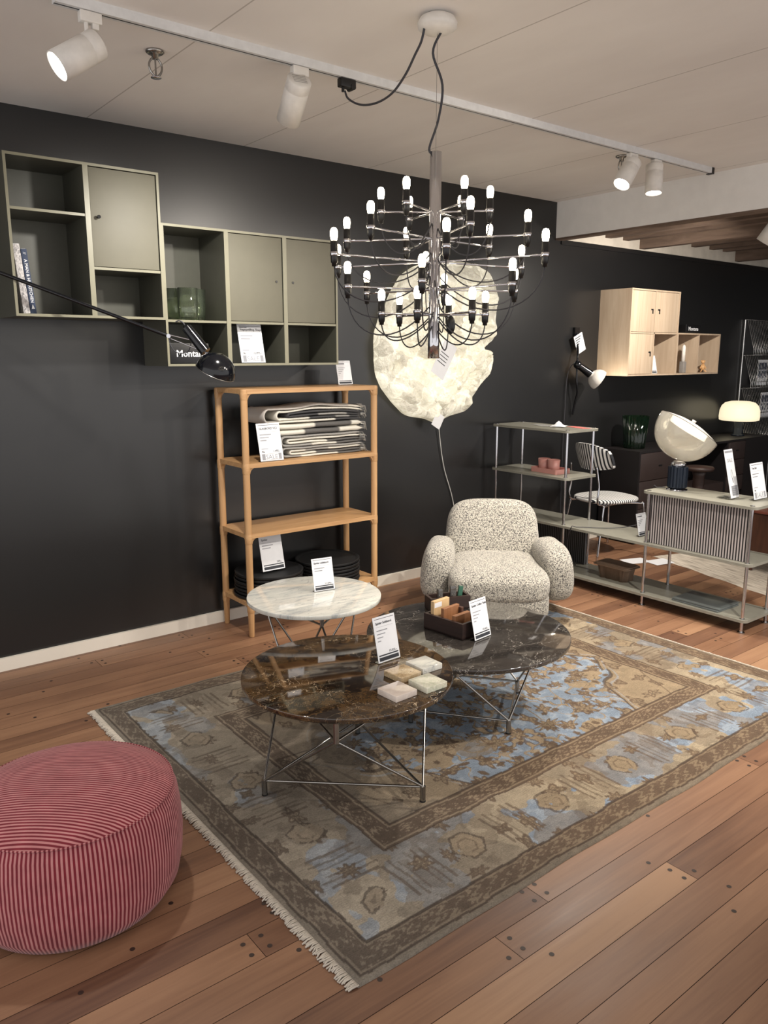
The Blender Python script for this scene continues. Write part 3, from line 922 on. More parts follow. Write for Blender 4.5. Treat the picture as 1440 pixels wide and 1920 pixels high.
# ---------------------------------------------------------------- oak shelving unit
def oak_shelf():
    x0, x1, y0, y1 = 2.055, 2.940, 3.832, 4.135
    t = thing('oak_shelf', 'open oak shelving unit with four rounded posts against the dark wall', 'shelf', (x0, y0, 0))
    W, D = x1 - x0, y1 - y0
    r = .0195
    for cx, cy in ((0, 0), (W, 0), (0, D), (W, D)):
        MB().lathe([(.0125, 0), (.015, .004), (r, .165), (r, 1.375), (r * .96, 1.392), (r * .8, 1.3995), (0, 1.40)], 28, Matrix.Translation((cx, cy, 0))).build('post', M['oak_v'], t)
    for z, nm in ((1.3965, 'top_shelf'), (.992, 'shelf'), (.597, 'shelf'), (.196, 'shelf')):
        b = MB()
        b.prism(rrect(-r * .7, -r * .9, W + r * .7, D + r * .9, .018), z - .018, z + .007)
        for cx, sx in ((0, 1), (W, -1)):
            for cy in (0, D):
                sy = 1 if cy == 0 else -1
                b.lathe([(r * 1.005, z - .052), (r * 1.10, z - .045), (r * 1.12, z - .018), (r * 1.12, z - .005), (r, z + .006)], 28, Matrix.Translation((cx, cy, 0)), caps=False)
                # fillet under the shelf, along x and along y
                for ax in (0, 1):
                    n = 6
                    pr = [(r, -.018), (r + .034, -.018)] + [(r + .034 - .034 * math.sin(R(90 * k / n)), -.018 - .034 * (1 - math.cos(R(90 * k / n)))) for k in range(n + 1)]
                    pts = []
                    for s in (-.009, .009):
                        for a_, zz in pr:
                            pts.append((cx + sx * a_, cy + s, z + zz) if ax == 0 else (cx + s, cy + sy * a_, z + zz))
                    m = len(pr)
                    fs = [tuple(range(m)), tuple(range(2 * m - 1, m - 1, -1))] + [(i, i + m, (i + 1) % m + m, (i + 1) % m) for i in range(m)]
                    b.add(pts, fs)
        b.build(nm, M['oak'], t, merge=True)
oak_shelf()

# folded wool throws
WH, LG, DG, BR, CHC = (.80, .77, .68), (.36, .35, .33), (.13, .125, .12), (.52, .49, .45), (.055, .055, .06)
def blanket(label, x0, x1, y0, y1, z, h, ribbons, seed, wave=0.0):
    """ribbons: nested U folds, each (left inset, lower z share, upper z share, colours from the lower right end round to the upper right end)"""
    rnd = random.Random(seed)
    t = thing('folded_blanket', label, 'blanket', ((x0 + x1) / 2, (y0 + y1) / 2, z), 0, 'folded wool blankets on the oak shelf')
    W, D = x1 - x0, y1 - y0
    vs, fs, cols = [], [], []
    for ri, (inset, za, zb, colr) in enumerate(ribbons):
        zl, zu = za * h, zb * h
        rad = (zu - zl) / 2
        th = h / (len(ribbons) * 2) * .94
        xl = -W / 2 + inset + rad + th / 2
        xr = W / 2 - .004 * ri - rnd.uniform(0, .012)
        path = []
        n1, n2 = 40, 18
        def wv(x, up):
            u = (x + W / 2) / W
            return wave * up * (.010 * math.sin(u * 6.2 + seed) - .012 * max(0, u - .55) * 2 + .004 * math.sin(u * 15 + ri)) + .0012 * math.sin(u * 13 + seed + ri)
        for k in range(n1 + 1):
            x = xr + (xl - xr) * k / n1
            path.append((x, zl + wv(x, zl / h)))
        for k in range(1, n2):
            a = R(-90 - 180 * k / n2)
            path.append((xl + rad * math.cos(a), (zl + zu) / 2 + rad * math.sin(a) + wv(xl, .5)))
        for k in range(n1 + 1):
            x = xl + (xr - xl) * k / n1
            path.append((x, zu + wv(x, zu / h)))
        o, m = len(vs), 12
        N = len(path)
        for i, (px, pz) in enumerate(path):
            a, b = path[max(i - 1, 0)], path[min(i + 1, N - 1)]
            tx, tz = b[0] - a[0], b[1] - a[1]
            l = math.hypot(tx, tz); nx, nz = -tz / l, tx / l
            e = min(1, .3 + .7 * min(i, N - 1 - i) / 2)
            for j in range(m):
                an = 2 * math.pi * j / m
                sy = math.copysign(abs(math.cos(an)) ** .35, math.cos(an)); sn = math.copysign(abs(math.sin(an)) ** .6, math.sin(an))
                y = sy * (D / 2 - .0035 * (ri % 2) + .002 * math.sin(i * .31 + ri * 2))
                vs.append((px + nx * sn * th / 2 * e, y, max(.0006, pz + nz * sn * th / 2 * e)))
                cols.append(colr[min(int(i / (N - 1) * len(colr)), len(colr) - 1)])
        for i in range(N - 1):
            for j in range(m):
                j2 = (j + 1) % m
                fs.append((o + i * m + j, o + (i + 1) * m + j, o + (i + 1) * m + j2, o + i * m + j2))
        fs.append(tuple(o + j for j in range(m))); fs.append(tuple(o + (N - 1) * m + j for j in reversed(range(m))))
    me_b = MB().add(vs, fs, True).build('woven_cloth', M['wool'], t)
    ca = me_b.data.color_attributes.new('tone', 'FLOAT_COLOR', 'POINT')
    ca.data.foreach_set('color', [q for c in cols for q in (*c, 1)])
    fr = MB()
    for i in range(60):
        y = -D / 2 + D * (rnd.random() ** 1.6)
        zz = h * rnd.uniform(.2, .95)
        dy = rnd.uniform(-.02, .008)
        dx = rnd.uniform(.012, .030)
        fr.tube([(W / 2 - .016, y, zz), (W / 2 + dx * .7, y + dy * .5, zz - .003), (W / 2 + dx, y + dy, max(zz - rnd.uniform(.015, .045), .004))], .0017, 5)
    fo = fr.build('fringe', M['wool'], t)
    fa = fo.data.color_attributes.new('tone', 'FLOAT_COLOR', 'POINT')
    fa.data.foreach_set('color', [q for i in range(len(fo.data.vertices)) for q in ((*((.62, .60, .55) if (i // 15) % 3 else (.12, .12, .12)), 1))])
bx0, bx1, by0, by1 = 2.315, 2.895, 3.885, 4.115
blanket('grey and white folded blanket at the bottom of the stack', bx0, bx1, by0, by1, .9995, .062,
        [(0, .12, .88, [DG, DG, WH, WH, WH, LG, LG, LG, LG, LG, LG, LG, LG, LG, LG]), (.055, .36, .64, [DG, DG, DG, DG, WH, WH, WH, WH, WH, WH, LG, LG, WH, WH, WH])], 1)
blanket('grey folded blanket with white inner fold, second from the bottom', bx0 - .005, bx1 - .005, by0, by1, 1.0620, .066,
        [(0, .12, .88, [DG, DG, WH, WH, LG, LG, LG, LG, LG, LG, LG, LG, LG, LG, LG]), (.045, .36, .64, [DG, DG, DG, WH, WH, WH, WH, WH, WH, WH, WH, WH, WH, WH, WH])], 2)
blanket('white and charcoal folded blanket, second from the top', bx0 - .045, bx1, by0, by1, 1.1285, .070,
        [(0, .25, .75, [WH, WH, DG, DG, DG, WH, WH, BR, BR, BR, WH, WH, WH, DG, DG, DG, WH])], 3, .3)
blanket('grey and white folded blanket on top of the stack', bx0 - .115, bx1, by0, by1, 1.1995, .098,
        [(0, .085, .915, [CHC, CHC, WH, WH, WH, WH, BR, BR, BR, BR, BR, BR, BR, BR, BR, WH]), (.085, .25, .75, [CHC, LG, CHC, CHC, WH, WH, WH, WH, WH, WH, WH, WH, WH, WH, WH]),
         (.16, .415, .585, [CHC, LG, LG, CHC, CHC, CHC, CHC, CHC, CHC, CHC, CHC, CHC])], 4, 1.0)

# black round trays
def tray_stack(cx, cy, n, z0, where, seed):
    rnd = random.Random(seed)
    for i in range(n):
        t = thing('round_tray', {0: 'black round tray at the bottom of the %s stack' % where, n - 1: 'black round tray on top of the %s stack' % where}.get(i, 'black round tray in the %s stack between top and bottom' % where),
                  'tray', (cx + rnd.uniform(-.005, .005), cy + rnd.uniform(-.004, .004), z0 + i * .0205), 0, 'black trays in the %s stack' % where)
        rr = .200
        if i == 0:
            MB().lathe([(0, 0), (rr - .012, 0), (rr - .003, .004), (rr, .013), (rr - .002, .018), (rr - .008, .019), (rr - .014, .0125), (rr - .03, .011), (0, .011)], 56).build('dish', M['black_tray'], t)
            MB().lathe([(rr - .003, .0165), (rr + .0012, .0168), (rr + .0012, .0192), (rr - .003, .0195)], 56, caps=False).build('rim', M['black_tray'], t)
            tray_stack.src = t
        else:
            for ch in tray_stack.src.children:
                c = ch.copy(); COL.objects.link(c); c.parent = t
tray_stack(2.245, 3.955, 7, .2035, 'left', 1)
tray_stack(2.672, 3.965, 7, .2035, 'right', 2)

# ---------------------------------------------------------------- spider tables
def spider(name, label, cx, cy, h, r, th, nf, fr, fa, m, up_low, bar=.0048, foot=.0105, frl=None):
    t = thing(name, label, 'coffee table', (cx, cy, BASEZ), 0, 'round marble tables on wire bases')
    h = h - t.location.z
    e = .0025
    MB().lathe([(0, h - th), (r - e, h - th), (r, h - th + e), (r, h - e), (r - e * .3, h - e * .25), (r - e, h), (0, h)], 128).build('table_top', m, t)
    lo, up = [], []
    for k in range(nf):
        a = fa + 2 * math.pi * k / nf
        lo.append(Vector(((frl or fr) * math.cos(a), (frl or fr) * math.sin(a), .057)))
        a += math.pi / nf
        up.append(Vector((fr * math.cos(a), fr * math.sin(a), up_low - t.location.z)))
    for p in lo:
        f = MB().cyl((p.x, p.y, .004), (p.x, p.y, .060), foot, n=20).build('leg', M['steel'], t)
        MB().cyl((p.x, p.y, 0), (p.x, p.y, .005), foot * 1.05, n=20).build('foot_pad', M['rubber'], f)
    for p in up:
        MB().cyl((p.x, p.y, p.z - .004), (p.x, p.y, h - th), foot, n=20).build('socket', M['steel'], t)
    for k in range(nf):
        for a, b in ((lo[k], lo[(k + 1) % nf]), (up[k], up[(k + 1) % nf]), (lo[k], up[k]), (lo[k], up[k - 1])):
            MB().cyl(a, b, bar, n=10).build('rod', M['steel'], t)
BASEZ = .0104
spider('marble_table', 'round brown marble table in front, holding four stone samples', 1.602, 2.254, .430, .393, .020, 3, .333, math.atan2(-.318, .101), M['emperador'], .318)
spider('marble_table', 'round dark grey marble table on the right, in front of the armchair', 2.367, 2.400, .375, .452, .019, 4, .300, math.atan2(2.131 - 2.400, 2.332 - 2.367), M['pietra'], .285)
spider('marble_table', 'round white marble table behind the brown one, by the oak shelf', 1.908, 2.944, .500, .309, .020, 3, .258, R(303.8), M['carrara'], .440, .0046, .0095, .14)

# stone samples
for label, x, y, mm, a in (('white veined square stone sample, back right of the four', 1.847, 2.102, 'carrara', 0), ('tan veined square stone sample, back left of the four', 1.731, 2.088, 'marble_tan', 2),
                           ('greenish white square stone sample, front right of the four', 1.747, 1.967, 'marble_green', 1), ('plain rosy white square stone sample, front left of the four', 1.617, 1.979, 'marble_rose', 3)):
    o = MB().box((-.049, -.049, 0), (.049, .049, .022), bev=.0018).build('stone_sample', M[mm], loc=(x, y, .4305), rotz=R(a))
    tag(o, label, 'stone sample', 'stone samples on the brown table')

# wood sample boxes
def sample_box(label, p, ang, w, d, h, m, slots):
    t = thing('sample_box', label, 'box', p, ang)
    th = .012
    MB().box((0, 0, .001), (w, d, .008)).build('bottom', m, t)
    b = MB().box((0, 0, .001), (w, th, h)).box((0, d - th, .001), (w, d, h)).box((0, th, .001), (th, d - th, h)).box((w - th, th, .001), (w, d - th, h))
    b.build('side_walls', m, t)
    d_ = MB()
    for s in slots: d_.box((th, s - .002, .008), (w - th, s + .002, h * .75))
    d_.build('divider', m, t)
    return t
BA = math.atan2(2.327 - 2.552, 2.258 - 2.233)       # long side runs towards the camera
bx = sample_box('dark brown box with upright wood samples on the dark grey table', (2.236, 2.548, .3755), BA, .226, .150, .072, M['wenge'], [])
def block(label, dx, dy, w, d, h, m, sticker=False, z=.0095, tilt=0):
    ux = Vector((math.cos(BA), math.sin(BA), 0)); uy = Vector((-math.sin(BA), math.cos(BA), 0))
    p = Vector((2.236, 2.548, .3755 + z)) + ux * dx + uy * dy
    t = thing('wood_sample', label, 'wood sample', p, BA, 'wood samples in the brown box')
    q = Matrix.Rotation(R(tilt), 4, 'Y')
    MB().box((0, 0, 0), (w, d, h), q, bev=.0015).build('wood_block', m, t)
    if sticker:
        MB().box((w, .004, h - .030), (w + .0006, .052, h - .008), q).build('sticker', M['paper'], t, label='white paper sticker')
block('pale oak sample with white sticker at the back of the brown box', .022, .020, .020, .105, .118, M['maple_sample'], True)
block('tall ribbed teak sample in the middle of the brown box', .085, .018, .018, .105, .100, M['teak_sample'])
block('short teak sample at the front of the brown box', .150, .016, .022, .105, .082, M['teak_sample'])
block('walnut sample standing at the far side of the brown box', .060, .118, .060, .016, .088, M['walnut'])
b2 = sample_box('dark box with stone chips behind the wood sample box', (2.405, 2.690, .3755), R(-20), .205, .085, .066, M['wenge'], [.05])
def chip(label, x, y, w, h, m, a=-20, tilt=0, z=.009):
    o = MB().box((-w / 2, -.006, 0), (w / 2, .006, h), Matrix.Rotation(R(tilt), 4, 'Y'), bev=.001).build('stone_chip', m, loc=(x, y, .3755 + z), rotz=R(a))
    tag(o, label, 'stone sample', 'stone chips in the dark box')
chip('dark grey stone chip standing at the left of the rear box', 2.462, 2.692, .028, .098, M['pietra'])
chip('grey stone chip standing in the middle of the rear box', 2.525, 2.668, .030, .108, M['pietra'])
chip('green stone chip leaning in the rear box', 2.551, 2.658, .022, .104, plain('green_stone', (46, 92, 74), .3), -20, 8)

# ---------------------------------------------------------------- rug
def vnoise(u, v, f, seed):
    rs = np.random.RandomState(seed)
    g = rs.rand(256, 256)
    x, y = u * f, v * f
    xi, yi = np.floor(x).astype(int), np.floor(y).astype(int)
    fx, fy = x - xi, y - yi
    fx = fx * fx * (3 - 2 * fx); fy = fy * fy * (3 - 2 * fy)
    G = lambda a, b: g[a % 256, b % 256]
    return (G(xi, yi) * (1 - fx) + G(xi + 1, yi) * fx) * (1 - fy) + (G(xi, yi + 1) * (1 - fx) + G(xi + 1, yi + 1) * fx) * fy
def fbm(u, v, f, seed, o=4):
    s, a, t = 0, 1.0, 0
    for k in range(o):
        s = s + a * vnoise(u + 3.7 * k, v + 1.3 * k, f * 2 ** k, seed + k); t += a; a *= .5
    return s / t
def rug():
    L, W = 2.84, 2.02
    nx, ny = 700, 500
    us = np.linspace(0, L, nx); vs_ = np.linspace(0, W, ny)
    U, V = np.meshgrid(us, vs_, indexing='ij')
    lin = lambda c: np.array(s2l(c))
    TAN, LT, BRN, DBR, BLU, LBL, GRB = map(lin, ((166, 146, 118), (180, 164, 138), (106, 86, 68), (80, 64, 52), (140, 155, 172), (160, 170, 180), (136, 122, 104)))
    wu = (fbm(U, V, 9, 5) - .5) * .020; wv = (fbm(U, V, 9, 15) - .5) * .020
    u, v = U + wu, V + wv
    d = np.minimum(np.minimum(u, L - u), np.minimum(v, W - v))
    horiz = np.minimum(v, W - v) < np.minimum(u, L - u)      # nearest edge is a long one
    s = np.where(horiz, u, v)                                 # run along the border
    wear = fbm(U, V, 2.2, 40, 5)                              # large worn patches
    fine = fbm(U, V, 26, 60, 3)
    col = np.zeros((nx, ny, 3))
    def put(mask, c, amt=1.0):
        m = (mask.astype(float) * amt)[..., None]
        col[:] = col * (1 - m) + c * m
    put(np.ones_like(d) > 0, TAN)
    # --- field
    cx, cy = L / 2, W / 2
    X, Y = (u - cx), (v - cy)
    q = np.floor((np.abs(Y)) / .06) * .06
    diam = np.abs(X) / .93 + np.where(np.abs(Y) > .14, np.abs(Y) + .05 * np.sin(np.abs(X) * 22), np.abs(Y)) / 1.15
    inner = diam < .95
    blue_amt = np.clip((X + .85) / .5, .0, 1)                 # the left of the rug is worn down to tan
    bluemask = inner & (fbm(U, V, 5.5, 70, 4) + .30 * (blue_amt - 1) + .04 > .34)
    put(bluemask, BLU)
    put(bluemask & (fine > .56), LBL, .7)
    # arabesque stems
    st = fbm(u, v, 7.5, 90, 3)
    put(inner & (np.abs(st - .5) < .030), BRN, .75)
    put(inner & (np.abs(st - .5) < .017), TAN)
    st2 = fbm(u + 5, v + 2, 10, 95, 2)
    put(inner & (np.abs(st2 - .42) < .020), TAN, .9)
    # flowers on a jittered lattice
    rs = np.random.RandomState(4)
    def flowers(area, cell, rmin, rmax, fill, seed, petals=(4, 5, 6, 8)):
        rs = np.random.RandomState(seed)
        for gx in np.arange(0, L, cell):
            for gy in np.arange(0, W, cell):
                px, py = gx + rs.uniform(.2, .8) * cell, gy + rs.uniform(.2, .8) * cell
                rr = rs.uniform(rmin, rmax); kk = rs.choice(petals); ph = rs.uniform(0, 6); ex = rs.uniform(.65, 1.5)
                i0, i1 = np.searchsorted(us, [px - rr * 2, px + rr * 2]); j0, j1 = np.searchsorted(vs_, [py - rr * 2, py + rr * 2])
                if i1 - i0 < 2 or j1 - j0 < 2: continue
                sl = (slice(i0, i1), slice(j0, j1))
                dx, dy = (u[sl] - px) * ex, (v[sl] - py) / ex
                r = np.hypot(dx, dy); th = np.arctan2(dy, dx)
                edge = rr * (.72 + .26 * np.cos(kk * th + ph))
                ok = area[sl]
                sub = col[sl]
                for msk, c, am in (((r < edge), fill, 1.0), ((np.abs(r - edge) < .0075), BRN, .85), ((np.abs(r - edge * .5) < .006), BRN, .6), ((r < edge * .22), DBR, .6)):
                    m = ((msk & ok).astype(float) * am)[..., None]
                    sub[:] = sub * (1 - m) + c * m
    flowers(inner, .14, .026, .046, TAN, 11)
    flowers(inner & (X > -.3), .27, .045, .068, TAN * .86, 12, (6, 8, 10))
    flowers(inner, .095, .008, .016, TAN * .8, 13, (2, 3, 5))
    # spandrels
    sp = ~inner
    put(sp, TAN * .92)
    put((np.abs(diam - .95) < .010), DBR, .8)
    put((np.abs(diam - .985) < .006), LBL, .5)
    flowers(sp, .13, .022, .045, TAN, 14, (3, 4, 6))
    put(sp & (np.abs(diam - 1.25) < .007), BRN, .7)
    # worn patches in the field
    put((wear > .56) & (d > .5) & (X < -.25), GRB, .7)
    # --- inner guard band
    g = (d > .395) & (d < .50)
    put(g, BRN)
    put(g & (np.sin(s * 150 + 2.6 * np.sin(d * 260)) * np.sin(s * 47 + d * 90) + 2.2 * (fine - .5) > .38) & (d > .42) & (d < .475), TAN, .6)
    put(g & (np.abs(d - .41) < .004), TAN, .7); put(g & (np.abs(d - .487) < .004), TAN, .7)
    put((np.abs(d - .395) < .004) | (np.abs(d - .50) < .004), DBR, .8)
    # --- main border
    b = (d > .105) & (d <= .395)
    put(b, LT * .92)
    bl = b & (fbm(U, V, 4.2, 120, 4) - .10 * np.clip((1.0 - U), 0, 1) > .515)
    put(bl, BLU); put(bl & (fine > .55), LBL, .6)
    put(b & (wear > .52), GRB, .6); put(b & (fbm(U, V, 14, 33, 3) > .60), BRN, .35)
    flowers(b, .17, .024, .044, TAN * .92, 21, (4, 6, 8))
    # cartouches with hatching along the border
    ss = (s % .42) - .21; dd = d - .25
    hexa = np.maximum(np.abs(dd) * 1.0, np.abs(dd) * .55 + np.abs(ss) * .9)
    put(b & (hexa < .058) & (fine > .3), TAN * .86); put(b & (np.abs(hexa - .058 - .03 * (fine - .5)) < .005) & (fine > .40), DBR, .7); put(b & (np.abs(hexa - .032) < .004) & (fine > .42), BRN, .6)
    put(b & (np.abs(np.abs(ss) - .135) < .006) & (np.abs(dd) < .09), BRN, .7)
    put(b & (np.abs(np.abs(ss) - .165) < .005) & (np.abs(dd) < .10), BRN, .6)
    put(b & (np.abs(np.abs(ss) - .19) < .004) & (np.abs(dd) < .08), BRN, .5)
    # --- outer guard band
    o = d <= .105
    put(o, BRN * 1.05)
    put(o & (np.sin(s * 130 + 2.4 * np.sin(d * 210)) * np.sin(s * 41 - d * 80) + 2.4 * (fine - .5) > .40) & (d > .034) & (d < .092), TAN * .85, .6)
    put(o & (np.abs(d - .030) < .0035), TAN, .5); put(o & (np.abs(d - .096) < .003), TAN, .5)
    put((np.abs(d - .105) < .005), DBR, .85); put((np.abs(d - .022) < .004), DBR, .7); put(d < .018, GRB)
    # knots and abrash
    col *= (0.80 + .40 * fine)[..., None]
    col *= (0.90 + .2 * fbm(U * .2, V * 3, 6, 150, 3))[..., None]
    # worn, greyer to the left end
    k = np.clip((1.15 - U) / 1.1, 0, 1)[..., None] * .55
    grey = col.mean(axis=2, keepdims=True) * np.array([1.04, 1.0, .90])
    col[:] = col * (1 - k) + grey * k
    col = np.clip(col, 0, 1)
    zz = np.full((nx, ny), .009) + .0012 * fbm(U, V, 3, 200, 2)
    zz[0, :] = zz[-1, :] = .0004; zz[:, 0] = zz[:, -1] = .0004
    PX = U + 0.0; PY = V + 0.0
    edge = .003 * np.sin(us * 5.1) + .002 * np.sin(us * 13)
    PY = PY + edge[:, None] * (np.abs(V - W / 2) / (W / 2)) ** 6 * np.sign(V - W / 2)
    me = bpy.data.meshes.new('pile')
    P3 = np.stack([PX, PY, zz], -1).reshape(-1, 3)
    idx = np.arange(nx * ny).reshape(nx, ny)
    F = np.stack([idx[:-1, :-1], idx[1:, :-1], idx[1:, 1:], idx[:-1, 1:]], -1).reshape(-1, 4)
    me.vertices.add(len(P3)); me.vertices.foreach_set('co', P3.ravel())
    me.loops.add(F.size); me.loops.foreach_set('vertex_index', F.ravel().astype(np.int32))
    me.polygons.add(len(F)); me.polygons.foreach_set('loop_start', (np.arange(len(F)) * 4).astype(np.int32))
    me.polygons.foreach_set('use_smooth', np.ones(len(F), bool))
    me.update(calc_edges=True)
    ca = me.color_attributes.new('tone', 'FLOAT_COLOR', 'POINT')
    ca.data.foreach_set('color', np.concatenate([col.reshape(-1, 3), np.ones((nx * ny, 1))], 1).astype(np.float32).ravel())
    me.materials.append(M['rug'])
    t = thing('rug', 'worn blue and brown oriental rug under the marble tables', 'rug', (1.02, 1.402, 0))
    ob = bpy.data.objects.new('pile', me); COL.objects.link(ob); ob.parent = t
    rnd = random.Random(5)
    for x, sgn in ((0, -1), (L, 1)):
        fr = MB()
        for i in range(430):
            y = W * (i + .5) / 430
            ln = (rnd.uniform(.020, .032) if sgn < 0 else rnd.uniform(.008, .018))
            fr.tube([(x - sgn * .004, y, .006), (x + sgn * ln * .5, y + rnd.uniform(-.003, .003), .007), (x + sgn * ln, y + rnd.uniform(-.006, .006), .003)], .0028, 5)
        fr.build('fringe', M['fringe'], t, label='pale cotton fringe')
rug()

# ---------------------------------------------------------------- pouf
def pouf():
    cx, cy, rr, h = .578, 2.232, .317, .385
    t = thing('pouf', 'round red and pink striped pouf on the floor at the left', 'pouf', (cx, cy, 0), -YAW + R(0))
    prof = [(rr - .070, .006), (rr - .040, .012), (rr - .016, .05), (rr - .004, .11), (rr, .18), (rr - .003, .25), (rr - .010, .30), (rr - .022, .330)]
    MB().lathe(prof, 128, caps=True).build('side_cover', M['pouf_side'], t)
    top = [(rr - .022, .330), (rr - .045, .345), (rr - .09, .363), (rr - .16, .378), (rr - .24, .385), (.02, .387), (0, .387)]
    MB().lathe(top, 128, caps=False).build('top_cover', M['pouf_top'], t)
    MB().tube([((rr - .0215) * math.cos(a), (rr - .0215) * math.sin(a), .331) for a in [2 * math.pi * k / 128 for k in range(128)]], .0026, 6, True).build('seam', M['pouf_side'], t)
    MB().lathe([(0, 0), (rr - .08, 0), (rr - .07, .0065), (0, .0065)], 64).build('base', M['black_plastic'], t)
pouf()

# ---------------------------------------------------------------- armchair
def armchair():
    t = thing('armchair', 'plump white and grey bouclé armchair behind the dark grey table', 'armchair', (3.49, 3.315, .0102), R(-41))
    t.scale = (.94, .94, .94)
    for x, y in ((-.28, -.26), (.28, -.26), (-.25, .30), (.25, .30)):
        MB().lathe([(.013, 0), (.020, .13)], 20, Matrix.Translation((x, y, .0005))).build('leg', M['walnut'], t)
    def basefn(p):
        return Vector((p.x * (1 + .10 * max(0, -p.y)), p.y, p.z))
    MB().sell((.0, -.07, .140), (.305, .38, .108), .42, .40, 64, 28, fn=basefn).build('base', M['boucle'], t)
    def seatfn(p):
        return Vector((p.x * (1 + .12 * max(0, -p.y)), p.y, p.z - .12 * max(0, -p.y) ** 3 + .06 * (1 - p.x ** 2) * (p.z > 0)))
    MB().sell((.0, -.09, .268), (.300, .385, .105), .55, .42, 64, 28, fn=seatfn).build('seat_cushion', M['boucle'], t)
    tilt = Matrix.Translation((0, .215, .27)) @ Matrix.Rotation(R(-12), 4, 'X')
    def backfn(p):
        w = 1 + .05 * (1 - p.z) * .5 - .04 * max(0, p.z)
        return Vector((p.x * w, p.y * (1 - .20 * max(0, p.z)) + .10 * (p.x ** 2) * -1, p.z))
    MB().sell((0, .02, .175), (.310, .145, .262), .50, .50, 64, 32, tilt, backfn).build('backrest', M['boucle'], t)
    for s in (-1, 1):
        mt = Matrix.Translation((s * .372, -.02, .298)) @ Matrix.Rotation(R(s * 5), 4, 'Z') @ Matrix.Rotation(R(s * -6), 4, 'Y')
        def armfn(p):
            return Vector((p.x * (1 + .10 * max(0, -p.y)), p.y, p.z * (1 + .08 * max(0, -p.y))))
        MB().sell((0, 0, 0), (.104, .265, .188), .72, .62, 48, 28, mt, armfn).build('armrest', M['boucle'], t)
armchair()
def throw():
    t = thing('throw', 'grey cloth corner hanging behind the armchair back', 'throw', (3.79, 3.40, 0))
    vs, fs = [], []
    n = 10
    for i in range(n + 1):
        for j in range(n + 1):
            u, w = i / n, j / n
            vs.append((-.10 + .20 * u * (1 - .6 * w) + .07 * w, .02 * math.sin(u * 7) + .05 * u * .6, .545 - .19 * w + .02 * math.sin(u * 3)))
    for i in range(n):
        for j in range(n):
            a = i * (n + 1) + j
            fs.append((a, a + 1, a + n + 2, a + n + 1))
    o = MB().add(vs, fs, True).build('cloth', M['grey_cloth'], t)
    md = o.modifiers.new('thickness', 'SOLIDIFY'); md.thickness = .008
throw()

